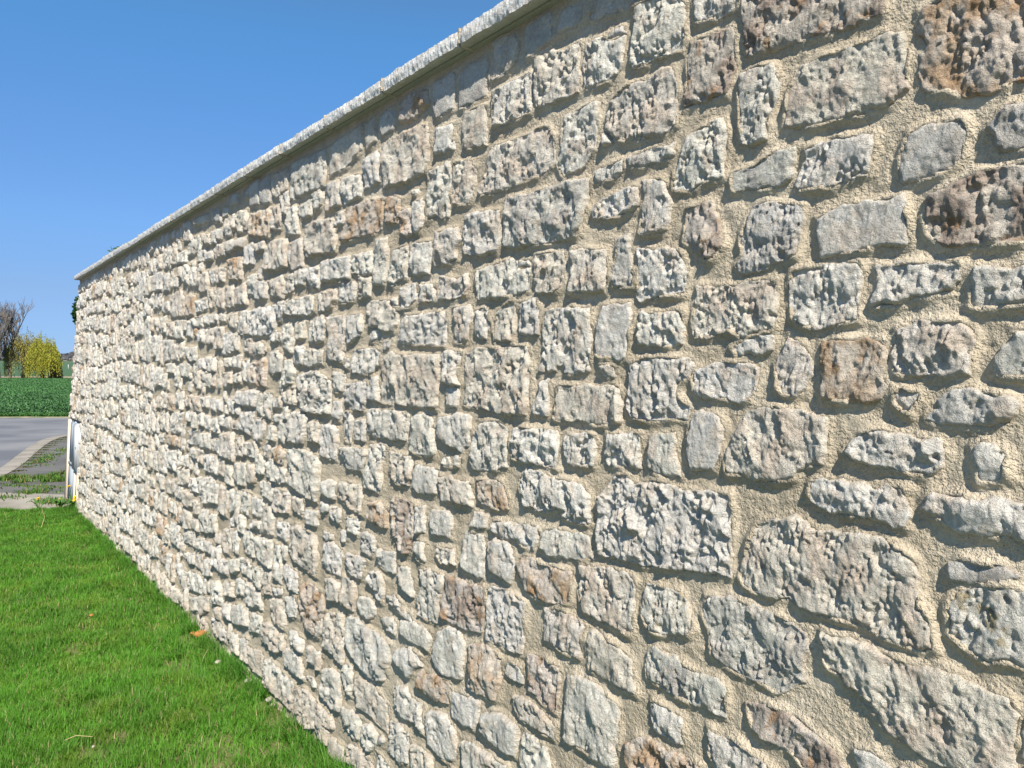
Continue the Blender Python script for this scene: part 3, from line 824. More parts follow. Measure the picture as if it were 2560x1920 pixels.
PAL = {  # main colour, second colour, share of the second
    'w': ((.74, .71, .635), (.68, .60, .50), .28), 'g': ((.64, .62, .56), (.52, .485, .43), .4),
    'b': ((.71, .66, .57), (.64, .545, .44), .40), 'o': ((.66, .58, .49), (.52, .37, .24), .42),
    'd': ((.64, .575, .50), (.40, .32, .26), .45), 'y': ((.70, .675, .60), (.50, .41, .25), .3)}
def stone_mesh(idx, typ, P):
    """height field of one stone on the wall face; returns verts, quads, colours"""
    rs = np.random.RandomState(1000 + idx)
    k = typ[0]
    fl = typ[1:]
    if k == '*': k = rs.choice(list('wwwwwwwwbbbbogbw'))
    uc, vc = P.mean(0)
    x, y, z = project(uc, vc)
    if not (z > .3): z = 1.2
    zc = max(z, 1.0)
    # spacing so that a cell is about a pixel and a half
    sv = float(np.clip(1.15 * zc / 769, .0024, .008))
    x2, _, _ = project(uc + .01, vc)
    pu = abs(x2 - x) * 769 / .01 if in_frame(uc, vc, .05) else 400
    su = float(np.clip(1.0 / max(pu, 1), .0024, .009))
    if not in_frame(uc, vc, .06): sv = su = .008
    lo = P.min(0) - .012; hi = P.max(0) + .012
    nu = int((hi[0] - lo[0]) / su) + 2; nv = int((hi[1] - lo[1]) / sv) + 2
    U, V = np.meshgrid(np.linspace(lo[0], hi[0], nu), np.linspace(lo[1], hi[1], nv))
    s = idx * 7 + 3
    d0 = sdf(U, V, P)
    size = min(hi - lo)
    d = d0 + .0025 + .0042 * fbm(U / .03, V / .03, s, 2) + .0042 * facet(U / .022, V / .022, s + 2, True, .8, .6) + .0012 * perlin(U / .007, V / .007, s + 4)
    shade_row = vc > 2.30
    far = float(np.clip((zc - 1.4) / 2.2, 0, 1))
    Hh = rs.uniform(.012, .020) * (0.75 if size < .07 else 1.0)
    A = .0046
    if 's' in fl: A = .0024
    if 'r' in fl: A = .0058
    Hh *= .54 + .46 * far; A *= 1.0 + .80 * far
    if shade_row: Hh *= .8; A *= .6
    w = min(.0075, size * .16)
    prof = np.sqrt(np.clip(1 - (1 - np.clip(d / w, 0, 1)) ** 2, 0, 1))
    dome = np.clip(d0 / (size * .5), 0, 1) ** .6 * rs.uniform(0, .006)
    tilt = (U - uc) / .2 * rs.uniform(-.006, .006) + (V - vc) / .2 * rs.uniform(-.006, .004)
    wx = U + .006 * perlin(U / .05, V / .05, s + 21); wy = V + .006 * perlin(U / .05 + 7, V / .05, s + 22)
    ang = rs.uniform(-.5, .5); ca, sa = math.cos(ang), math.sin(ang)
    rx, ry = wx * ca + wy * sa, -wx * sa + wy * ca
    st = rs.uniform(1.0, 1.9)                                  # some stones are split in long flakes
    n1 = fbm(wx / .075, wy / .085, s + 33, 2)
    f1 = facet(rx / .052, ry / (.052 * st), s + 41, True, 1.0, 1.1)
    f2 = facet(rx / .024, ry / (.024 * st), s + 45, rs.rand() < .5, 1.1, 1.0)
    f3 = facet(rx / .0115, ry / (.0115 * st), s + 49, True, 1.1, 1.0)
    n3 = perlin(U / .0058, V / .0072, s + 34)
    # three ways a block was broken: flat split, pitted, flaky
    style = rs.choice(3, p=[.4, .3, .3])
    if 'p' in fl: style = 1
    if 's' in fl: style = 0
    wf1, wf2, wf3, wf4, wc1, wc2 = ((1.35, .75, .50, .35, .35, .40), (.8, .65, .55, .45, .55, 1.35), (.85, 1.05, .95, .55, .8, .55))[style]
    mask = .40 + .60 * sstep(-.35, .45, perlin(U / .06, V / .06, s + 53))   # smoother and rougher patches
    mc = sstep(-.05, .55, perlin(U / .045 + 3, V / .055, s + 52) + .12)
    f4 = facet(rx / .0068, ry / (.0095 * st), s + 57, False, 1.1, 1.0)
    cre = np.clip(facet(wx / .024, wy / .036, s + 58, False, .5, 2.2) + .22, -.9, 0)      # sharp crevices
    cre2 = np.clip(facet(wx / .0105, wy / .0155, s + 59, False, .5, 2.2) + .22, -.9, 0)
    rel = A * (.7 * n1 + wf1 * f1 + mask * (wf2 * f2 + 1.2 * wf3 * f3 + 1.45 * wf4 * f4 + .26 * n3) + mc * (1.7 * wc1 * cre + 1.5 * wc2 * cre2) + .05)
    pit = np.zeros(U.shape)
    if 'p' in fl or rs.rand() < .12:
        px_ = wx + .005 * perlin(U / .009, V / .009, s + 54); py_ = wy + .005 * perlin(U / .009 + 4, V / .009, s + 55)
        pd, pr = cells(px_ / .022, py_ / .028, s + 51)
        rad = .08 + .40 * (pr - .5)
        pit = np.clip(1 - pd / np.maximum(rad, .01), 0, 1) ** .8 * (pr > .62) * sstep(-.3, .2, perlin(U / .05, V / .05, s + 56))
        rel = rel - .0065 * pit
    h = Hh * prof + np.maximum(rel + dome + tilt, -Hh * .75) * sstep(0, w * 1.3, d)
    h = np.where(d <= 0, -.007, np.maximum(h, .001))
    main, sec, share = PAL[k]
    main = np.array(main); sec = np.array(sec)
    jit = rs.uniform(.90, 1.07); main = main * jit * np.array([1, rs.uniform(.985, 1.0), rs.uniform(.95, 1.0)])
    cn = fbm(U / .075, V / .085, s + 61, 3) * .5 + .5
    thr = 1 - share
    m2 = sstep(thr - .18, thr + .20, cn + .10 * n1)
    if k == 'y': m2 = sstep(.62, .8, cn) * sstep(-.2, .35, perlin(U / .016, V / .016, s + 63))
    if 'f' in fl or 'p' in fl: main = main * .98
    buff = np.array([.68, .575, .44])
    mb = .30 * sstep(.0, .5, perlin(U / .03, V / .03, s + 71)) + .55 * (1 - sstep(0, .006, d))
    mb = np.maximum(mb, .75 * (1 - sstep(.02, .16, V + .05 * perlin(U / .09, V / .06, 77))))
    c = main * (1 - m2[..., None]) + sec * m2[..., None]
    c = c * (1 - mb[..., None]) + buff * mb[..., None]
    rust = np.array([.42, .24, .11])
    if k in 'ody' or rs.rand() < .15:
        mr = .65 * sstep(.35, .8, fbm(U / .035, V / .04, s + 81, 2)) * (.35 + .65 * (k in 'od'))
        c = c * (1 - mr[..., None]) + rust * mr[..., None]
    c = c * (1 - .5 * pit[..., None]) + np.array([.36, .22, .13]) * .5 * pit[..., None]
    c = c * (.93 + .12 * perlin(U / .011, V / .013, s + 91)[..., None])
    I = np.arange(nu * nv).reshape(nv, nu)
    keep = (d[:-1, :-1] > -.006) | (d[1:, :-1] > -.006) | (d[:-1, 1:] > -.006) | (d[1:, 1:] > -.006)
    q = np.stack([I[:-1, :-1], I[:-1, 1:], I[1:, 1:], I[1:, :-1]], -1)[keep]
    q = q[:, ::-1]            # DV x WV points into the wall, so turn the faces out
    used = np.unique(q); mp = np.full(nu * nv, -1); mp[used] = np.arange(len(used))
    verts = wall_pt(U, V, h).reshape(-1, 3)[used]
    return verts, mp[q], np.clip(c, .02, .9).reshape(-1, 3)[used]

wall = empty("stone_wall", (0, 0, 0), "tall rubble wall of pale limestone with beige mortar and coping, beside the lawn", "wall")
wall.location = Vector(B0 + DV * 5.0)

# which stones show largest in the picture
def shown_area(P):
    if not in_frame(P[:, 0].mean(), P[:, 1].mean(), .0): return 0
    x, y, z = project(P[:, 0], P[:, 1])
    x = np.clip(x, -.666, .666); y = np.clip(y, -.4995, .4995)
    return abs(np.sum(x * np.roll(y, -1) - np.roll(x, -1) * y)) / 2
order = sorted(range(len(polys)), key=lambda i: -shown_area(polys[i][1]))
big = set(order[:100])
rest = MB()
for i, (t, P) in enumerate(polys):
    vv, q, c = stone_mesh(i, t, P)
    if len(q) == 0: continue
    if i in big:
        o = mesh_obj("stone", vv, q, M_STONE, wall, c, True)
        shift_child(o, wall)
        if t[0] == 'o': o["label"] = "rusty orange patched stone in the wall"
        elif t[0] == 'd': o["label"] = "dark brown stained stone in the wall"
        elif t[0] == 'y': o["label"] = "pale stone spotted with yellow lichen"
    else:
        rest.add(vv, q, None, c)
o = rest.build("small_stones", M_STONE, wall, True, True); shift_child(o, wall); o["kind"] = "stuff"

# mortar face: one relief sheet with its back, ends and top
def mortar():
    us = [-1.0]
    while us[-1] < U_END:
        uc = us[-1]
        z = max(1.0, .7487 + .797 * uc)
        us.append(uc + float(np.clip(.0042 * z * z / 1.6, .005, .02)))
    us = np.array(us); us[-1] = U_END
    vs = np.linspace(-.15, 2.505, 470)
    U, V = np.meshgrid(us, vs)
    D = np.full(U.shape, -1.0)
    for t, P in polys:
        pad = .03
        i0, i1 = np.searchsorted(us, [P[:, 0].min() - pad, P[:, 0].max() + pad])
        j0, j1 = np.searchsorted(vs, [P[:, 1].min() - pad, P[:, 1].max() + pad])
        if i1 <= i0 or j1 <= j0: continue
        s_ = sdf(U[j0:j1, i0:i1], V[j0:j1, i0:i1], P)
        D[j0:j1, i0:i1] = np.maximum(D[j0:j1, i0:i1], s_)
    out = np.clip(-D, 0, 1)
    h = .0022 * fbm(U / .055, V / .04, 901, 2) + .0012 * perlin(U / .014, V / .011, 905)
    h += .0105 * np.exp(-(out / .011) ** 2) * np.clip(.55 + 1.0 * perlin(U / .06, V / .06, 907), 0, 1.2)
    h += .0012 * perlin(U / .022, V / .0065, 911)
    h += -.0018 * np.exp(-((out - .016) / .006) ** 2)
    h = np.where(D > .004, -.004, h)
    # round weep holes
    for (hu, hv) in WEEP:
        r = np.hypot(U - hu, V - hv)
        h = np.where(r < .017, -.05, np.where(r < .024, np.maximum(h, .003), h))
    inb = (U > 9.30) & (V < .93)
    h = np.where(inb, -.03, h)
    U2 = np.minimum(U, u_end(V))
    vt = wall_pt(U2, V, h).reshape(-1, 3)
    nu, nv = len(us), len(vs)
    I = np.arange(nu * nv).reshape(nv, nu)
    q = np.stack([I[:-1, :-1], I[1:, :-1], I[1:, 1:], I[:-1, 1:]], -1).reshape(-1, 4)
    o = mesh_obj("mortar_face", vt, q, M_MORTAR, wall, None, True); shift_child(o, wall)
    # body behind the face
    b = MB()
    def fr(a):
        a = a.copy(); a[:, 0] = np.where(a[:, 0] > 5, u_end(a[:, 1]) - .002, a[:, 0]); return wf(a)
    b.box((-1.0, -.3, -.42), (U_END, 2.498, -.035), fr)
    o = b.build("wall_core", M_MORTAR, wall); shift_child(o, wall)
WEEP = []
def px2uv(x, y):
    r = np.array([(x - 1280) / 1923, math.cos(PITCH) - (y - 960) / 1923 * math.sin(PITCH) * 1.0, -math.sin(PITCH) - (y - 960) / 1923 * math.cos(PITCH)])
    t = ((B0 - CAM) @ NW) / (r @ NW); P = CAM + r * t
    return float((P - B0) @ DV), float((P - B0) @ WV)
WEEP = [(4.04, 1.028), (5.17, .30), (4.06, .30), (4.52, .30)]
mortar()

# coping: half-metre hewn blocks with a drip groove underneath
def coping_block(k, u0, u1):
    rs = np.random.RandomState(300 + k)
    n = 120 if u0 < 4 else 60
    us = np.linspace(u0 + .004, u1 - .004, n)
    bot = 2.496 + rs.uniform(-.0025, .0025); top = 2.541 + rs.uniform(-.004, .004); du = rs.uniform(-.004, .004)
    ff = np.linspace(0, 1, 12)
    prof = [(-.45, bot), (.000, bot), (.020, bot), (.021, bot + .007), (.028, bot + .007), (.029, bot)]
    prof += [(.062 + .003 * math.sin(f * math.pi), bot + f * (top - bot)) for f in ff]
    prof += [(.052, top + .003), (.0, top + .006), (-.2, top + .012), (-.45, top + .008)]
    m = len(prof)
    O = np.array([p[0] for p in prof]); Vv = np.array([p[1] for p in prof])
    U, OO = np.meshgrid(us, O); _, VV = np.meshgrid(us, Vv)
    front = np.zeros(m); front[6:18] = 1; front[18] = .5
    Fr = front[:, None] * np.ones(n)
    s = 500 + k * 11
    r = 1 - 2.2 * np.abs(perlin(U / .026 + VV / .08, VV / .035, s)); r2 = perlin(U / .0075, VV / .022, s + 1)
    bg = fbm(U / .09, VV / .06, s + 2, 2)
    OO = OO + Fr * (.0018 * r + .0026 * r2 + .0035 * bg - .001)
    edge = np.zeros(m); edge[16:19] = 1; edge[19] = .6
    VV = VV + edge[:, None] * (.0026 * perlin(U / .045, U * 0 + .37, s + 3) + .0014 * perlin(U / .011, U * 0 + .21, s + 4))
    eb = np.zeros(m); eb[5:8] = 1
    VV = VV + eb[:, None] * (.0012 * perlin(U / .02, U * 0 + .4, s + 5))
    endk = np.minimum(U - us[0], us[-1] - U)
    OO = OO - Fr * .006 * np.exp(-endk / .007) + Fr * du
    vt = wall_pt(U, VV, OO).reshape(-1, 3)
    I = np.arange(m * n).reshape(m, n)
    q = np.stack([I[:-1, :-1], I[:-1, 1:], I[1:, 1:], I[1:, :-1]], -1).reshape(-1, 4)
    q = q[:, ::-1]
    b = MB()
    cm = np.array([.62, .615, .575]) * rs.uniform(.93, 1.04)
    cn = sstep(-.2, .6, fbm(U / .05, VV / .02 + OO / .04, s + 6, 3))
    c = cm * (1 - .45 * cn[..., None]) + np.array([.50, .43, .36]) * .45 * cn[..., None]
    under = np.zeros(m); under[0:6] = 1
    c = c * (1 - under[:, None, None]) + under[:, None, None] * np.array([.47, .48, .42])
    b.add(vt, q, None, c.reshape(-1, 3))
    # end caps
    for col, flip in ((0, False), (n - 1, True)):
        ring = I[:, col]; cen = vt[ring].mean(0)
        T = []
        base = m
        for i in range(m):
            j = (i + 1) % m
            T.append((i, j, base) if flip else (j, i, base))
        b.add(np.vstack([vt[ring], cen]), None, T, (.5, .48, .43))
    o = b.build("coping_stone", M_COPING, wall, True, True); shift_child(o, wall)
    try: o.data.set_sharp_from_angle(angle=math.radians(50))
    except Exception: pass
ks = [2.003 + .508 * k for k in range(-6, 15)]
ks = [k for k in ks if k < 9.75] + [9.86]
for k in range(len(ks) - 1): coping_block(k, ks[k], ks[k + 1])
jb = MB()
rj = np.random.RandomState(8)
for k in ks[1:-1]:
    w_ = rj.uniform(.008, .012)
    us = [k - w_, k - w_ * .4, k + w_ * .4, k + w_]
    zz = np.linspace(2.501, 2.548, 8)
    V_ = []; 
    for i, uu in enumerate(us):
        for j, z_ in enumerate(zz):
            V_.append((uu, z_, .058 + (.004 if i in (1, 2) else -.006) + rj.uniform(-.0015, .0015)))
    Q = [(i * 8 + j, (i + 1) * 8 + j, (i + 1) * 8 + j + 1, i * 8 + j + 1)[::-1] for i in range(3) for j in range(7)]
    jb.add(wf(np.array(V_)), Q)
    jb.box((k - w_, 2.494, -.40), (k + w_, 2.553, .048), wf)
o = jb.build("joint_mortar", M_MORTAR, wall); shift_child(o, wall)

# ------------------------------------------------------------------ the two meter cabinets at the wall's far end
M_GREYBOX = mat_plain("grey_plastic", (.45, .46, .465), .85, .05, var=.06, scale=3)
M_GREYBLUE = mat_plain("blue_grey_plastic", (.32, .36, .395), .85, .05, var=.06, scale=3)
M_CREAM = mat_plain("cream_render", (.72, .60, .46), .9, .1, var=.1, scale=8, bump=.002, bscale=90)
M_DARK = mat_plain("dark_gap", (.03, .03, .03), .9)
def part(root, name, mat, fn, smooth=False):
    b = MB(); fn(b); o = b.build(name, mat, root, smooth); shift_child(o, root)
    return o
def cabinet(u0, u1, v0, v1, h0, h1, mat, label, divider=None):
    r = empty("meter_cabinet", wall_pt((u0 + u1) / 2, v0, h1), label, "cabinet", "meter cabinets at the end of the wall")
    part(r, "housing", mat, lambda b: b.box((u0, v0, h0), (u1, v1, h1 - .012), wf))
    def door(b):
        g = .012
        segs = [(v0 + g, v1 - g)] if divider is None else [(v0 + g, divider - .02), (divider + .02, v1 - g)]
        for a, c in segs:
            b.box((u0 + g, a, h1 - .014), (u1 - g, c, h1 - .002), wf)
            b.box((u0 + g * 2.2, a + .02, h1 - .004), (u1 - g * 2.2, c - .02, h1 + .003), wf)
    part(r, "door", mat, door)
    part(r, "lock", M_DARK, lambda b: b.tube([wall_pt(u0 + .04, (v0 + v1) / 2, h1 - .002), wall_pt(u0 + .04, (v0 + v1) / 2, h1 + .006)], .011, 12))
    if divider is not None:
        part(r, "divider_bar", mat, lambda b: b.box((u0, divider - .014, h1 - .016), (u1, divider + .014, h1 + .006), wf))
    return r
cabinet(9.315, 9.62, .40, .905, -.05, .035, M_GREYBOX, "light grey meter cabinet with one door, hanging nearer on the stone wall")
cabinet(9.66, 9.98, .02, .915, -.05, .012, M_GREYBLUE, "tall blue grey meter cabinet with divided door, recessed by the cream strip", .44)
o = part(wall, "render_strip", M_CREAM, lambda b: b.box((10.0, -.1, -.088), (10.135, .925, .022), wf))
def skirts(b):
    b.box((9.315, -.1, -.086), (9.40, .385, .012), wf); b.box((9.42, -.1, -.086), (9.50, .385, .002), wf); b.box((9.54, -.1, -.086), (9.64, .385, .008), wf)
o = part(wall, "render_pier", M_CREAM, skirts)

# ------------------------------------------------------------------ ground
GZ = -.10
M_FIELD = mat_plain("field_soil_green", (.05, .10, .03), .95, .1, scale=.9, col2=(.075, .075, .04), bump=.03, bscale=6)
M_SOIL = mat_plain("lawn_soil", (.19, .165, .08), .95, .1, scale=6, col2=(.06, .12, .02), bump=.012, bscale=70)
M_ASPHALT = mat_plain("worn_asphalt", (.215, .215, .22), .85, .3, scale=.6, col2=(.125, .13, .145), bump=.004, bscale=160)
M_PAVE = mat_plain("old_asphalt_pavement", (.155, .148, .138), .9, .25, scale=1.6, col2=(.10, .098, .094), bump=.004, bscale=140)
M_CONC = mat_plain("pale_concrete", (.33, .30, .255), .9, .2, scale=3, col2=(.235, .21, .175), bump=.003, bscale=120)

def terrain_z(X, Y):
    """flat near the wall, then the far fields rise"""
    a = sstep(150, 700, Y) * 7.5 + sstep(500, 1600, Y) * 9 * (1 + .25 * np.sin(X / 240.0)) + sstep(150, 900, Y) * 1.2 * np.sin(X / 90.0 + 1)
    return GZ + a
ys = np.concatenate([np.arange(-40, 160, 10), np.geomspace(160, 3500, 60)])
xs = np.concatenate([-np.geomspace(2600, 12, 50), np.arange(-10, 12, 5), np.geomspace(14, 2600, 50)])
X, Y = np.meshgrid(xs, ys)
I = np.arange(X.size).reshape(X.shape)
q = np.stack([I[:-1, :-1], I[:-1, 1:], I[1:, 1:], I[1:, :-1]], -1).reshape(-1, 4)
M_FAR = bpy.data.materials.new("far_fields"); M_FAR.use_nodes = True
N_ = M_FAR.node_tree.nodes; L_ = M_FAR.node_tree.links; b_ = N_["Principled BSDF"]; b_.inputs["Roughness"].default_value = .95; b_.inputs["Specular IOR Level"].default_value = .1
g_ = N_.new("ShaderNodeNewGeometry"); sp = N_.new("ShaderNodeSeparateXYZ"); L_.new(g_.outputs["Position"], sp.inputs[0])
wv = N_.new("ShaderNodeTexNoise"); wv.inputs["Scale"].default_value = .02; L_.new(g_.outputs["Position"], wv.inputs["Vector"])
ma = N_.new("ShaderNodeMath"); ma.operation = 'MULTIPLY_ADD'; ma.inputs[1].default_value = 22; L_.new(wv.outputs["Fac"], ma.inputs[0]); L_.new(sp.outputs["Y"], ma.inputs[2])
rp = N_.new("ShaderNodeValToRGB"); rp.color_ramp.interpolation = 'LINEAR'
mr = N_.new("ShaderNodeMapRange"); mr.inputs[1].default_value = 0; mr.inputs[2].default_value = 1000; L_.new(ma.outputs[0], mr.inputs[0]); L_.new(mr.outputs[0], rp.inputs[0])
e = rp.color_ramp.elements
e[0].position = 0; e[0].color = (.05, .10, .035, 1)
e[1].position = 1; e[1].color = (.09, .12, .06, 1)
for p_, c_ in ((.149, (.05, .10, .035)), (.151, (.30, .25, .17)), (.172, (.30, .25, .17)), (.176, (.065, .12, .06)), (.60, (.075, .13, .075)), (.62, (.10, .13, .06))):
    x_ = e.new(p_); x_.color = (*c_, 1)
L_.new(rp.outputs[0], b_.inputs["Base Color"])
o = mesh_obj("ground", np.stack([X, Y, terrain_z(X, Y)], -1).reshape(-1, 3), q, M_FAR, None, None, True); tag(o, kind="structure")

def sheet(name, pts, z, mat, thick=0.0, kind="structure"):
    n = len(pts)
    v = [(x, y, z) for x, y in pts]
    me = bpy.data.meshes.new(name)
    f = [tuple(range(n))]
    if thick:
        v += [(x, y, z - thick) for x, y in pts]
        f += [(i, i + n, (i + 1) % n + n, (i + 1) % n) for i in range(n)]
    me.from_pydata(v, [], f); me.update()
    ob = bpy.data.objects.new(name, me); COL.objects.link(ob); me.materials.append(mat)
    import bmesh
    bm = bmesh.new(); bm.from_mesh(me); bmesh.ops.recalc_face_normals(bm, faces=bm.faces)
    if bm.faces[0].normal.z < 0 and not thick:
        bmesh.ops.reverse_faces(bm, faces=bm.faces)
    bm.to_mesh(me); bm.free()
    tag(ob, kind=kind)
    return ob
# lawn soil: gently uneven sheet
xs = np.arange(-9, 4.01, .06); ys = np.arange(-3, 8.19, .06)
X, Y = np.meshgrid(xs, ys)
def kerb_x(Y): return np.interp(Y, [-3, 2.0, 6.0, 8.6], [-2.0, -3.5, -5.6, -6.6]) + .36
X = np.maximum(X, kerb_x(Y))
def lawn_z(X, Y): return -.030 + .012 * fbm(X / .9, Y / .9, 61, 2) + .004 * perlin(X / .2, Y / .2, 66)
I = np.arange(X.size).reshape(X.shape)
q = np.stack([I[:-1, :-1], I[:-1, 1:], I[1:, 1:], I[1:, :-1]], -1).reshape(-1, 4)
o = mesh_obj("lawn", np.stack([X, Y, lawn_z(X, Y)], -1).reshape(-1, 3), q, M_SOIL, None, None, True); tag(o, kind="structure")

kerb = [(-2.0, -3.0), (-3.5, 2.0), (-5.6, 6.0), (-6.6, 8.6), (-7.7, 11.5), (-8.95, 14.0), (-10.0, 16.2), (-10.35, 17.4), (-10.3, 18.6), (-9.6, 20.2), (-8.0, 21.6), (-5, 22.6), (6, 23.2)]
def smoothline(P, n=60):
    P = np.array(P, float); t = np.concatenate([[0], np.cumsum(np.hypot(*np.diff(P, axis=0).T))])
    tt = np.linspace(0, t[-1], n); x = np.interp(tt, t, P[:, 0]); y = np.interp(tt, t, P[:, 1])
    for _ in range(3):
        x[1:-1] = (x[:-2] + 2 * x[1:-1] + x[2:]) / 4; y[1:-1] = (y[:-2] + 2 * y[1:-1] + y[2:]) / 4
    return np.stack([x, y], -1)
K = smoothline(kerb, 90)
Kd = np.gradient(K, axis=0); Kd /= np.linalg.norm(Kd, axis=1)[:, None]
Kn = np.stack([Kd[:, 1], -Kd[:, 0]], -1)        # towards the pavement side
sheet("road", [(-60, -30), (-60, 25.0), (60, 25.0), (60, -30)], -.085, M_ASPHALT)
inner = K + Kn * .26
sheet("pavement", [tuple(p) for p in inner if p[1] > 8.2] + [(6, 8.20)], -.012, M_PAVE, .06)
# kerb band as one strip with a real face to the road
b = MB()
rows = [K + Kn * 0.0, K + Kn * .02, K + Kn * .26]
zz = [-.09, -.002, -.004]
V_ = np.concatenate([np.column_stack([r, np.full(len(r), z_)]) for r, z_ in zip(rows, zz)])
n = len(K)
Q = [(a * n + i, a * n + i + 1, (a + 1) * n + i + 1, (a + 1) * n + i)[::-1] for a in range(2) for i in range(n - 1)]
b.add(V_, Q)
o = b.build("kerb", M_CONC); tag(o, kind="structure")
sheet("concrete_apron", [(-6.12, 8.19), (-4.6, 8.19), (-5.2, 9.15), (-5.9, 9.3), (-6.45, 9.35)], -.006, M_CONC)
# field headland: pale verge between road and crop
M_VERGE = mat_plain("dusty_verge", (.36, .30, .20), .95, .1, scale=2, col2=(.10, .16, .05))
sheet("verge", [(-60, 24.9), (-60, 25.7), (60, 25.7), (60, 24.9)], -.07, M_VERGE, .02)

# ------------------------------------------------------------------ grass blades
def tuft_mesh(px, py, pz, hgt, wid, lean, azim, cols, segs=2):
    """vectorised blades: root pair, middle pair, tip"""
    n = len(px)
    ax, ay = np.cos(azim), np.sin(azim)
    sx, sy = -ay, ax
    def ring(f, wf_):
        ox = ax * lean * f ** 2; oy = ay * lean * f ** 2; oz = hgt * (f - .25 * (lean / (hgt + 1e-6)) ** 2 * f ** 2 * .5)
        return (px + ox - sx * wid * wf_, py + oy - sy * wid * wf_, pz + oz), (px + ox + sx * wid * wf_, py + oy + sy * wid * wf_, pz + oz)
    a0, a1 = ring(0.0, .5); b0, b1 = ring(.5, .45); t0, t1 = ring(1.0, 0)
    V = np.stack([np.stack(a0, -1), np.stack(a1, -1), np.stack(b0, -1), np.stack(b1, -1), np.stack(t0, -1)], 1).reshape(-1, 3)
    base = np.arange(n)[:, None] * 5
    Q = base + np.array([0, 1, 3, 2]); T = base + np.array([2, 3, 4])
    C = np.repeat(cols, 5, axis=0)
    return V, Q, T, C
def wall_x(Y): 
    u = (Y - .7487) / .79711; return .98840 - .60383 * u
rg = np.random.RandomState(77)
def lawn_points(n, ylo, yhi, left):
    Y = ylo + (yhi - ylo) * rg.rand(n); r = rg.rand(n)
    xr = wall_x(Y) - .012; xl = -.6657 * Y - .12 if left == 'view' else kerb_x(Y) + .03
    X = xl + (xr - xl) * r
    return X, Y
CLEAR = [(-1.80, 4.33, .075), (-1.86, 4.36, .05), (-1.53, 3.93, .05), (-1.12, 3.46, .045), (-1.29, 3.69, .05)]
BARE = [(-1.20, 2.98, .13), (-1.62, 3.05, .10), (-1.05, 2.80, .10), (-1.02, 3.35, .07), (-1.72, 3.9, .10), (-1.75, 4.6, .10), (-1.05, 4.05, .05), (-1.42, 2.75, .12), (-.95, 3.05, .06), (-1.9, 3.45, .06), (-2.3, 5.2, .09), (-2.4, 4.2, .06)]
def grow(n, ylo, yhi, left, scale=1.0):
    X, Y = lawn_points(n, ylo, yhi, left)
    # pull blades together into tufts
    X = X + .012 * perlin(X / .03, Y / .03, 71); Y = Y + .012 * perlin(X / .03 + 9, Y / .03, 72)
    dens = fbm(X / .16, Y / .16, 73, 2)
    keep = rg.rand(n) < np.clip(.86 + .35 * dens, .35, 1)
    for bx, by, br in BARE:
        r = np.hypot(X - bx, (Y - by) * .8) / br + .45 * perlin(X / .05, Y / .05, 79)
        keep &= ~((r < 1) & (rg.rand(n) < .8))
    for bx, by, br in CLEAR: keep &= ~((np.hypot(X - bx, (Y - by + .02) * .8) < br) & (rg.rand(n) < .93))
    X, Y, dens = X[keep], Y[keep], dens[keep]
    n = len(X)
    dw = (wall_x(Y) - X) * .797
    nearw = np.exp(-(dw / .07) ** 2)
    tall = np.clip(fbm(X / .5, Y / .5, 74, 2), -.6, .9)
    hg = (.030 + .012 * tall + .018 * rg.rand(n) + .008 * dens) * (1 + 1.1 * nearw) * scale
    edge = np.exp(-((Y - 8.15) / .12) ** 2); hg = hg * (1 + .5 * edge)
    long_ = rg.rand(n) < .012; hg = np.where(long_, hg * 2.0, hg)
    wd = (.0018 + .0016 * rg.rand(n)) * (1 + .30 * np.clip((Y - 3) / 3, 0, 1.4))
    lean = hg * (.25 + .95 * rg.rand(n) ** 1.4)
    az = rg.rand(n) * 2 * math.pi
    base = np.array([.095, .255, .020])
    c = base * (1 + .25 * rg.randn(n)[:, None] * .6) * np.clip(1 + .22 * fbm(X / .35, Y / .35, 75, 2), .6, 1.5)[:, None]
    yel = sstep(.05, .7, fbm(X / .22, Y / .22, 76, 2) + .25 * rg.randn(n))[:, None]
    c = c * (1 - .45 * yel) + np.array([.19, .27, .03]) * .45 * yel
    dry = (rg.rand(n) < .045)[:, None]
    c = np.where(dry, np.array([.42, .34, .17]), c)
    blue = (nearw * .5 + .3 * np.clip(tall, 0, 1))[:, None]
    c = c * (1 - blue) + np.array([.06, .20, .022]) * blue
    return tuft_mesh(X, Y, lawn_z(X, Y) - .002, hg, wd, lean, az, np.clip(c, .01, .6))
g = MB()
for args in ((115000, 2.2, 4.4, 'view', 1.0), (75000, 4.4, 8.19, 'view', 1.0), (100000, .4, 8.19, 'wide', 1.0)):
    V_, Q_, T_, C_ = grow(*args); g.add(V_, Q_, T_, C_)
o = g.build("lawn_grass", M_GRASS, None, False, True); tag(o, "short bright green lawn grass with thin yellow and bare patches", kind="stuff")

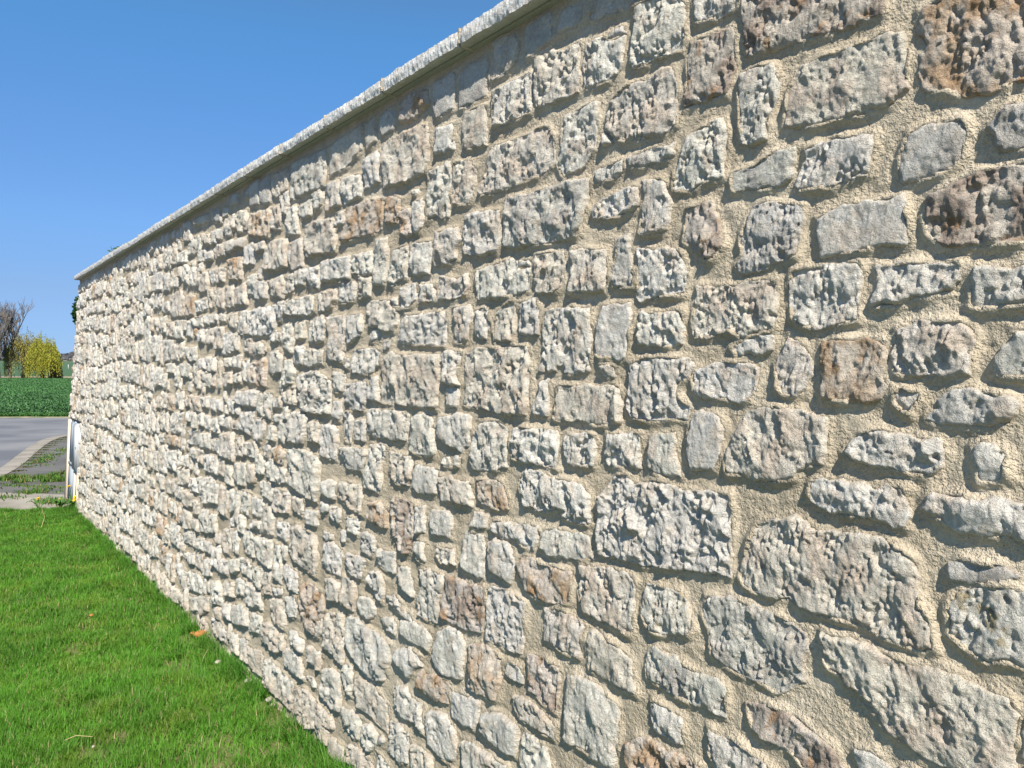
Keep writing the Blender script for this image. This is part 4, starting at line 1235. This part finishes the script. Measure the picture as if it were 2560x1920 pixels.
# weeds along the pavement joints
def weed_line(pts, n, spread, hgt, seed):
    r_ = np.random.RandomState(seed); P = smoothline(pts, 50)
    k = r_.randint(0, 50, n); X = P[k, 0] + r_.randn(n) * spread; Y = P[k, 1] + r_.randn(n) * spread * 1.1
    kp = perlin(X / .25, Y / .25, seed) > -.28; X, Y = X[kp], Y[kp]; n = len(X)
    hg = hgt * (.4 + r_.rand(n)); c = np.array([.075, .17, .02]) * (1 + .3 * r_.randn(n)[:, None] * .6)
    c = np.where((r_.rand(n) < .2)[:, None], np.array([.24, .22, .07]), c)
    return tuft_mesh(X, Y, np.full(n, -.012), hg, np.full(n, .012), hg * r_.rand(n) * 1.3, r_.rand(n) * 6.28, np.clip(c, .01, .6))
g = MB()
for a in (([(-8.45, 14.6), (-7.85, 12.9), (-7.35, 11.9)], 900, .09, .035, 1), ([(-7.75, 10.6), (-6.8, 10.5), (-6.2, 10.35), (-5.6, 10.5), (-5.2, 11.0)], 4200, .10, .055, 2),
          ([(-6.5, 10.2), (-6.35, 11.2), (-6.45, 12.2), (-6.5, 12.7)], 2200, .085, .055, 3), ([(-6.6, 13.3), (-6.9, 14.6), (-6.95, 15.4)], 500, .06, .04, 4),
          ([(-7.2, 9.95), (-6.3, 9.9), (-5.7, 9.75)], 500, .05, .025, 5), ([(-5.75, 9.55), (-5.85, 9.2), (-5.95, 8.9)], 500, .13, .05, 6), ([(-5.35, 8.7), (-4.95, 8.55)], 250, .07, .06, 9)):
    V_, Q_, T_, C_ = weed_line(*a); g.add(V_, Q_, T_, C_)
r_ = np.random.RandomState(12); k = r_.randint(8, 88, 6000)
off = .28 + .12 * np.abs(r_.randn(len(k))) * (perlin(k / 6.0, k * 0.0, 5) + .6)
P = K[k] + Kn[k] * off[:, None] + r_.randn(len(k), 2) * .04
hg = .012 + .012 * r_.rand(len(k)); c = np.where((r_.rand(len(k)) < .55)[:, None], np.array([.17, .12, .06]), np.array([.09, .15, .03]))
V_, Q_, T_, C_ = tuft_mesh(P[:, 0], P[:, 1], np.full(len(k), -.012), hg, np.full(len(k), .02), hg * 1.5, r_.rand(len(k)) * 6.28, c); g.add(V_, Q_, T_, C_)
o = g.build("pavement_weeds", M_GRASS, None, False, True); tag(o, "green weeds and moss growing out of the old pavement joints", kind="stuff")

# crop leaves on the field behind the road
r_ = np.random.RandomState(21)
def crop(n, y0, y1, xl, xr, size, hgt):
    Y = y0 * (y1 / y0) ** r_.rand(n); X = xl * Y + (xr - xl) * Y * r_.rand(n)
    edge = np.clip((Y - y0) / 2.5, .45, 1) if y0 < 27 else 1.0
    hg = hgt * (.45 + .8 * r_.rand(n)) * edge
    g_ = (.85 + .35 * fbm(X / 3, Y / 3, 31, 2)); c = np.array([.06, .155, .042]) * (1 + .35 * sstep(28, 60, Y))[:, None] * (g_ * (1 + (.20 if y0 < 30 else .09) * r_.randn(n)))[:, None]
    c = np.where((r_.rand(n) < .12)[:, None], np.array([.11, .21, .09]), c)
    w_ = size * (.6 + .7 * r_.rand(n)) * (Y / y0) ** .25
    return tuft_mesh(X, Y, np.full(n, GZ), hg, w_, hg * (.5 + r_.rand(n) * 1.4), r_.rand(n) * 6.28, np.clip(c, .008, .5))
g = MB()
for a in ((30000, 26.0, 33, -.76, -.50, .075, .17), (90000, 31, 128, -.76, -.50, .055, .10), (16000, 26.0, 120, -.50, .9, .22, .22), (7000, 26.0, 120, -1.5, -.76, .22, .22)):
    V_, Q_, T_, C_ = crop(*a); g.add(V_, Q_, T_, C_)
M_CROP = mat_tint("crop_leaf", .5, bumps=(), speck=0, transl=.2, spec=.4)
o = g.build("crop_plants", M_CROP, None, False, True); tag(o, "dark green leafy crop filling the field behind the road", kind="stuff")
# mown verge grass in front of the crop
n = 9000; Y = 25.25 + .9 * r_.rand(n); X = -.80 * Y + .45 * Y * r_.rand(n); hg = .05 + .06 * r_.rand(n)
V_, Q_, T_, C_ = tuft_mesh(X, Y, np.full(n, -.075), hg, np.full(n, .05), hg, r_.rand(n) * 6.28, np.array([.06, .15, .03]) * (1 + .3 * r_.randn(n)[:, None] * .5))
g = MB(); g.add(V_, Q_, T_, np.clip(C_, .01, .5)); o = g.build("verge_grass", M_GRASS, None, False, True); tag(o, "strip of grass between the road and the crop", kind="stuff")

# ------------------------------------------------------------------ trees
M_BARK = mat_plain("bark", (.17, .14, .11), .95, .1, var=.4, scale=2)
M_TWIG = mat_plain("grey_twigs", (.25, .22, .20), .95, .1, var=.3, scale=1)
def at_px(x, y, dist):
    """point on a ray through photo pixel (x, y) at forward distance dist"""
    return np.array([(x - 1280) / 1923 * dist, dist, 1.5 - (y - 922) / 1923 * dist])
def bare_tree(x, dist, top, spread, label, seed, lean=0.0):
    rt = np.random.RandomState(seed)
    base = at_px(x, 944, dist); base[2] = GZ
    H_ = at_px(x, top, dist)[2] - GZ
    root = empty("bare_tree", base, label, "tree", "bare trees at the field edge")
    tr = MB(); tw = MB()
    def limb(p, d, L, r, lvl):
        n = 5; pts = [p]; dd = d.copy()
        for i in range(n):
            dd = dd + rt.randn(3) * .10 + np.array([0, 0, .07]); dd /= np.linalg.norm(dd)
            pts.append(pts[-1] + dd * L / n)
        rr = np.linspace(r, r * .45, n + 1)
        (tr if lvl < 2 else tw).tube(pts, np.maximum(rr, .022), 5 if lvl < 2 else 3, cap=False)
        if lvl < 4:
            kids = (6, 6, 5, 4)[lvl]
            for k in range(kids):
                f = .30 + .70 * (k + rt.rand()) / kids
                q_ = pts[min(n, int(f * n))]
                a = rt.rand() * 6.283; out = np.array([math.cos(a), math.sin(a), 0])
                nd = dd * .75 + out * rt.uniform(.35, .75) * spread + np.array([0, 0, .35]); nd /= np.linalg.norm(nd)
                limb(q_, nd, L * rt.uniform(.42, .62), r * .42, lvl + 1)
    for s_ in range(2):
        limb(base + np.array([rt.uniform(-.3, .3), rt.uniform(-.3, .3), -.1]), np.array([lean + rt.uniform(-.18, .18), 0, 1.0]), H_ * .62, H_ * .017, 0)
    a = tr.build("trunk", M_BARK, root); shift_child(a, root)
    a = tw.build("twigs", M_TWIG, root); shift_child(a, root)
bare_tree(24, 131, 735, .8, "tall leafless grey tree standing behind the brown and yellow willows", 3)
bare_tree(-2, 128, 752, .8, "leafless grey tree at the left edge of the picture", 9, -.05)

def willow(x, dist, top, width, label, seed, colA, colB, full=1.0, name="willow_tree"):
    """drooping strands of small leaves from arching limbs"""
    rt = np.random.RandomState(seed)
    base = at_px(x, 944, dist); base[2] = GZ
    H_ = at_px(x, top, dist)[2] - GZ; W = width / 1923 * dist / 2
    root = empty(name, base, label, "tree")
    tr = MB(); cr = MB()
    tr.tube([base, base + [.1, 0, H_ * .3], base + [0, 0, H_ * .55]], [H_ * .04, H_ * .03, H_ * .02], 7)
    for k in range(16):
        a = k / 16 * 6.283 + rt.rand() * .4; el = rt.uniform(.55, 1.3)
        R = W * rt.uniform(.65, 1.0)
        e_ = base + np.array([math.cos(a) * R * math.cos(el * .9), math.sin(a) * R * math.cos(el * .9), H_ * (.55 + .40 * math.sin(el) ** 1.2 * rt.uniform(.8, 1))])
        s_ = base + np.array([0, 0, H_ * rt.uniform(.3, .5)])
        mid = (s_ + e_) / 2 + np.array([0, 0, H_ * .12])
        tr.tube([s_, mid, e_], [H_ * .018, H_ * .01, H_ * .004], 5, cap=False)
    P = []; C = []
    ns = int(900 * full)
    for k in range(ns):
        a = rt.rand() * 6.283; rr = W * math.sqrt(rt.rand()) * rt.uniform(.85, 1.05)
        dome = math.sqrt(max(0, 1 - (rr / (W * 1.06)) ** 2))
        lump = 1 + .20 * math.sin(a * 3 + seed) + .13 * math.sin(a * 5 + rr * 3) + .10 * math.sin(a * 11 + rr * 5)
        z0 = H_ * (.42 + .56 * dome * lump) * (rt.uniform(.72, 1.0) if rt.rand() < .6 else rt.uniform(.92, 1.03))
        Ls = rt.uniform(.18, .62) * H_ * (.45 + .8 * rr / W)
        Ls = min(Ls, z0 - H_ * .03)
        st = base + np.array([math.cos(a) * rr, math.sin(a) * rr, z0])
        n = int(Ls / .16) + 3
        sway = rt.randn(2) * .10; tone = rt.rand()
        for i in range(n):
            f = i / n
            if rt.rand() < .35 * f: continue
            P.append(st + np.array([sway[0] * f + rt.randn() * .07 + math.cos(a) * .25 * f ** .5, sway[1] * f + rt.randn() * .05 + math.sin(a) * .25 * f ** .5, -Ls * f]))
            C.append(np.array(colA) * (1 - tone) + np.array(colB) * tone)
    P = np.array(P); C = np.array(C) * (1 + .18 * rt.randn(len(P))[:, None]); n = len(P)
    az = rt.rand(n) * 6.283; L_leaf = .20 + .14 * rt.rand(n); wd = .035 + .025 * rt.rand(n)
    d = np.stack([np.cos(az) * .35, np.sin(az) * .35, -np.ones(n)], -1); d /= np.linalg.norm(d, axis=1)[:, None]
    s_ = np.stack([-np.sin(az), np.cos(az), np.zeros(n)], -1)
    V = np.stack([P, P + d * L_leaf[:, None] * .5 + s_ * wd[:, None], P + d * L_leaf[:, None], P + d * L_leaf[:, None] * .5 - s_ * wd[:, None]], 1).reshape(-1, 3)
    Q = np.arange(n)[:, None] * 4 + np.array([0, 1, 2, 3])
    cr.add(V, Q, None, np.clip(np.repeat(C, 4, axis=0), .01, .7))
    a = tr.build("trunk", M_BARK, root); shift_child(a, root)
    a = cr.build("crown", M_LEAF, root, False, True); shift_child(a, root)
M_LEAF = mat_tint("willow_leaf", .6, bumps=(), speck=0, transl=.25)
willow(58, 133, 832, 80, "olive brown willow just coming into leaf, left of the yellow willow", 5, (.23, .19, .07), (.33, .30, .05), .55)
willow(106, 130, 846, 70, "bright yellow weeping willow at the edge of the crop field", 6, (.36, .33, .04), (.24, .25, .04), 1.15)
willow(124, 129, 862, 50, "smaller yellow willow trailing to the ground beside the dark bush", 8, (.38, .35, .04), (.27, .28, .04), .6)

def bush(x, dist, top, width, label, seed):
    rt = np.random.RandomState(seed); base = at_px(x, 946, dist); base[2] = GZ
    H_ = at_px(x, top, dist)[2] - GZ; W = width / 1923 * dist / 2
    root = empty("dark_bush", base, label, "bush")
    n = 3500; th = rt.rand(n) * 6.283; ph = np.arccos(1 - rt.rand(n)); r = rt.rand(n) ** .4 * (1 + .15 * np.sin(th * 3))
    P = base + np.stack([np.cos(th) * np.sin(ph) * r * W, np.sin(th) * np.sin(ph) * r * W, np.cos(ph) * r * H_], -1)
    az = rt.rand(n) * 6.283; s_ = np.stack([np.cos(az), np.sin(az), rt.rand(n) - .5], -1) * .09; t_ = np.stack([-np.sin(az), np.cos(az), rt.rand(n)], -1) * .12
    V = np.stack([P, P + s_, P + s_ + t_, P + t_], 1).reshape(-1, 3)
    C = np.array([.055, .05, .035]) * (1 + .4 * rt.randn(n)[:, None] * .6)
    b = MB(); b.add(V, np.arange(n)[:, None] * 4 + np.array([0, 1, 2, 3]), None, np.clip(np.repeat(C, 4, axis=0), .008, .4))
    a = b.build("foliage", M_LEAF, root, False, True); shift_child(a, root)
    t = MB()
    for k in range(7):
        a_ = k * .9; t.tube([base, base + [math.cos(a_) * W * .3, math.sin(a_) * W * .3, H_ * .4], base + [math.cos(a_) * W * .6, math.sin(a_) * W * .6, H_ * .8]], [.05, .035, .02], 5)
    a = t.build("stems", M_BARK, root); shift_child(a, root)
bush(139, 129, 906, 30, "low dark bush right of the yellow willows", 4)

# distant wood on the rise, and a thin white post in the far field
rt = np.random.RandomState(55); n = 26000
Y = rt.uniform(900, 1150, n); X = -.95 * Y + 1.5 * Y * rt.rand(n)
zt = terrain_z(X, Y)
hh = (6.5 + 3.5 * fbm(X / 40, Y / 40, 91, 3)); P = np.stack([X, Y, zt + hh * rt.rand(n) ** .7], -1)
az = rt.rand(n) * 6.283; s_ = np.stack([np.cos(az), np.sin(az), rt.randn(n) * .2], -1) * 2.6; t_ = np.stack([-np.sin(az) * .3, np.cos(az) * .3, np.ones(n)], -1) * 2.4
V = np.stack([P - s_, P + s_ * .8, P + s_ + t_, P + t_ - s_ * .8], 1).reshape(-1, 3)
C = np.array([.15, .15, .155]) * (1 + .16 * rt.randn(n)[:, None])
b = MB(); b.add(V, np.arange(n)[:, None] * 4 + np.array([0, 1, 2, 3]), None, np.clip(np.repeat(C, 4, axis=0), .02, .5))
o = b.build("distant_wood", M_LEAF, None, False, True); tag(o, "grey brown leafless wood along the far hilltop", kind="stuff")
M_WHITE = mat_plain("white_paint", (.8, .8, .78), .6)
p = at_px(171, 932, 300); p[2] = float(terrain_z(np.array(p[0]), np.array(p[1])))
root = empty("marker_post", p, "thin white marker post standing in the far green field", "post")
b = MB(); b.tube([p, p + [0, 0, 1.9]], .07, 8); a = b.build("post", M_WHITE, root); shift_child(a, root)
b = MB(); b.tube([p + [0, 0, 1.9], p + [0, 0, 2.1]], [.09, .05], 8); a = b.build("cap", M_WHITE, root); shift_child(a, root)

# ------------------------------------------------------------------ dark evergreen shrub just round the far corner of the wall, and the sprig on top
def leaf_cloud(name, cen, rad, n, size, label, cat, seed, col=(.030, .085, .018)):
    rt = np.random.RandomState(seed); cen = np.array(cen, float); rad = np.array(rad, float)
    d = rt.randn(n, 3); d /= np.linalg.norm(d, axis=1)[:, None]; r = rt.rand(n) ** .35 * (1 + .12 * np.sin(d[:, 0] * 9) * np.cos(d[:, 2] * 8))
    P = cen + d * rad * r[:, None]
    root = empty(name, cen - [0, 0, rad[2]], label, cat)
    s_ = rt.randn(n, 3); s_ /= np.linalg.norm(s_, axis=1)[:, None]; t_ = np.cross(s_, rt.randn(n, 3)); t_ /= np.linalg.norm(t_, axis=1)[:, None]
    s_ *= size * .5; t_ *= size
    V = np.stack([P, P + s_ + t_ * .5, P + t_, P - s_ + t_ * .5], 1).reshape(-1, 3)
    C = np.array(col) * (1 + .35 * rt.randn(n)[:, None] * .7)
    b = MB(); b.add(V, np.arange(n)[:, None] * 4 + np.array([0, 1, 2, 3]), None, np.clip(np.repeat(C, 4, axis=0), .006, .5))
    a = b.build("foliage", M_LEAF, root, False, True); shift_child(a, root)
    return root
sc = at_px(197, 785, 9.9); sc[0] += .105
root = leaf_cloud("evergreen_shrub", sc, (.12, .2, .25), 4200, .035, "dark green evergreen shrub peeping out behind the far end of the wall", "shrub", 2)
b = MB(); b.tube([[sc[0] + .02, sc[1], GZ], [sc[0] - .03, sc[1], 1.1], [sc[0], sc[1], sc[2]]], [.03, .022, .012], 7)
for k in range(6): b.tube([[sc[0] - .03, sc[1], 1.3 + .08 * k], [sc[0] - .10 + .02 * k, sc[1] + .05, 1.62 + .09 * k]], [.010, .005], 5)
a = b.build("stem", M_BARK, root); shift_child(a, root)

M_SPRIG = mat_plain("sprig_leaf", (.04, .075, .025), .6)
def sprig():
    dist = 9.3
    base = at_px(300, 700, dist); base[2] = 1.2
    root = empty("garden_plant", base, "tip of a green plant sticking up behind the wall coping", "plant")
    b = MB(); lf = MB()
    for k, (tx, ty, n) in enumerate(((280, 617, 3), (309, 615, 7), (302, 621, 6), (292, 630, 4))):
        tip = at_px(tx, ty, dist); mid = at_px(296 + (tx - 296) * .35, 648, dist)
        b.tube([base, at_px(299, 690, dist), mid, tip], [.007, .006, .005, .003], 5)
        for j in range(n):
            f = .35 + .65 * j / n; q_ = mid * (1 - f) + tip * f
            sg = -1 if j % 2 else 1
            dr = np.array([sg * .06, .02 * sg, .016]); sd = np.array([0, 0, .012])
            lf.add([q_, q_ + dr * .5 + sd, q_ + dr, q_ + dr * .5 - sd], [(0, 1, 2, 3)])
    a = b.build("stem", M_SPRIG, root); shift_child(a, root)
    a = lf.build("foliage", M_SPRIG, root); shift_child(a, root)
sprig()

# ------------------------------------------------------------------ dandelions at the lawn's far edge
M_YEL = mat_plain("dandelion_yellow", (.85, .58, .01), .7, .1, var=.15, scale=200)
M_STEM = mat_plain("dandelion_green", (.06, .14, .025), .6, .3)
def dandelion(x, y_head, dist, label, leaves, seed, closed=False, tilt=0.25):
    rt = np.random.RandomState(seed)
    head = at_px(x, y_head, dist); base = head.copy(); base[2] = -.02; base[0] += .01
    root = empty("dandelion", base, label, "flower", "dandelions at the lawn edge")
    b = MB(); b.tube([base, (base + head) / 2 + [.008, 0, 0], head], [.003, .0028, .0026], 6); a = b.build("stem", M_STEM, root); shift_child(a, root)
    f = MB(); R = .020 if not closed else .010
    for ring in range(4):
        m = 22 - ring * 4
        for k in range(m):
            an = k / m * 6.283 + ring * .2 + rt.rand() * .1; rr = R * (1 - ring * .2)
            d = np.array([math.cos(an), math.sin(an), 0]); s_ = np.array([-math.sin(an), math.cos(an), 0]) * .0026
            up_ = np.array([0, -tilt * .01, .004 + ring * .003])
            tip = head + d * rr + up_ + np.array([0, 0, -tilt * d[1] * rr * -1.2])
            f.add([head - s_ + up_ * .3, head + s_ + up_ * .3, tip + s_ * 1.2, tip - s_ * 1.2], [(0, 1, 2, 3)])
    a = f.build("flower_head", M_YEL, root); shift_child(a, root)
    for k in range(leaves):
        lm = MB()
        an = rt.rand() * 6.283; L = rt.uniform(.07, .15); d = np.array([math.cos(an), math.sin(an), 0]); s_ = np.array([-math.sin(an), math.cos(an), 0])
        V = []; n = 9
        for i in range(n):
            t = i / (n - 1); w_ = .012 * math.sin(math.pi * (t * .9 + .05)) * (1.5 if i % 2 else .6)
            c = base + d * L * t + np.array([0, 0, .03 + L * .75 * math.sin(t * 2.2) * rt.uniform(.9, 1.0)])
            V += [c - s_ * w_, c + s_ * w_]
        lm.add(V, [(2 * i, 2 * i + 1, 2 * i + 3, 2 * i + 2) for i in range(n - 1)])
        a = lm.build("leaf", M_STEM, root); shift_child(a, root)
dandelion(92, 1248, 8.12, "yellow dandelion on a bare stem, alone left of the others", 5, 1)
dandelion(184, 1247, 8.2, "yellow dandelion with leafy rosette against the foot of the wall", 22, 2, tilt=1.2)
dandelion(170, 1217, 8.45, "tallest yellow dandelion, in front of the blue grey cabinet", 3, 3)
dandelion(146, 1250, 8.2, "half closed dandelion bud low beside the concrete", 12, 4, True)

# ------------------------------------------------------------------ things lying on the lawn
M_BRICKBIT = mat_plain("orange_brick_bit", (.50, .20, .07), .95, .1, var=.35, scale=40, bump=.003, bscale=150)
M_PALESTONE = mat_plain("pale_pebble", (.50, .44, .36), .95, .1, var=.35, scale=40, bump=.003, bscale=150)
def lump(name, x, y, size, flat, mat, label, cat, seed, group=None, sink=.3):
    # ray through the photo pixel met with the ground
    dist = 1.52 * 1923 / (y - 922.0); p = at_px(x, y, dist)
    s = size / 1923 * dist / 2
    import bmesh
    bm = bmesh.new(); bmesh.ops.create_icosphere(bm, subdivisions=3, radius=1)
    rt = np.random.RandomState(seed); k = rt.rand(3) * 10
    for v_ in bm.verts:
        c = np.array(v_.co)
        r = 1 + .22 * float(perlin(np.array(c[0] * 1.5 + k[0]), np.array(c[1] * 1.5 + c[2] * 2 + k[1]), seed)) + .08 * float(perlin(np.array(c[0] * 5 + k[0]), np.array(c[1] * 5 + c[2] * 4), seed + 1))
        v_.co = Vector((c[0] * s * r, c[1] * s * .8 * r, c[2] * s * flat * r))
    me = bpy.data.meshes.new(name); bm.to_mesh(me); bm.free()
    for f in me.polygons: f.use_smooth = True
    o = bpy.data.objects.new(name, me); COL.objects.link(o); me.materials.append(mat)
    o.location = (p[0], p[1], float(lawn_z(np.array(p[0]), np.array(p[1]))) + s * flat * (1 - sink) + .024)
    o.rotation_euler[2] = rt.rand() * 3
    tag(o, label, cat, group)
    return o
lump("brick_fragment", 496, 1600, 34, .5, M_BRICKBIT, "orange brick fragment lying in the grass near the wall foot", "rubble", 1)
lump("brick_fragment", 478, 1594, 15, .5, M_BRICKBIT, "small paler brick chip touching the larger orange brick fragment", "rubble", 6)
lump("clod", 540, 1668, 20, .45, M_PALESTONE, "pale grey clod in the grass below the orange brick fragment", "rubble", 2)
lump("clod", 666, 1768, 18, .6, M_PALESTONE, "rounded brown clod in the grass, nearest the wall at the bottom", "rubble", 3)
lump("clod", 616, 1716, 24, .4, M_PALESTONE, "grey clod half hidden in the grass between the two other clods", "rubble", 4)
lump("pebble", 310, 1391, 10, .6, M_PALESTONE, "small pebble at the foot of the wall by the upper lawn", "stone", 5)
lump("pebble", 222, 1548, 15, .4, M_BRICKBIT, "flat orange pebble in the middle of the lawn", "stone", 7)
lump("pebble", 223, 1891, 9, .7, M_PALESTONE, "white pebble in the bare patch at the bottom of the lawn", "stone", 8)
M_STRAW = mat_plain("dry_straw", (.50, .38, .20), .9)
def stick(pts, r, label, name="twig"):
    P = []
    for (x, y, up_) in pts:
        dist = 1.50 * 1923 / (y - 922.0); p_ = at_px(x, y, dist); p_[2] = up_; P.append(p_)
    root = None
    b = MB(); b.tube(P, r, 6); o = b.build(name, M_STRAW, None, True); tag(o, label, "twig")
stick([(151, 1872, .02), (180, 1866, .03), (222, 1864, .022)], .0012, "dry straw twig lying over the bare patch at the lawn's bottom")
stick([(99, 1322, .01), (107, 1307, .05), (102, 1292, .07)], .0018, "bent dry stalk standing in the far lawn below the lone dandelion")
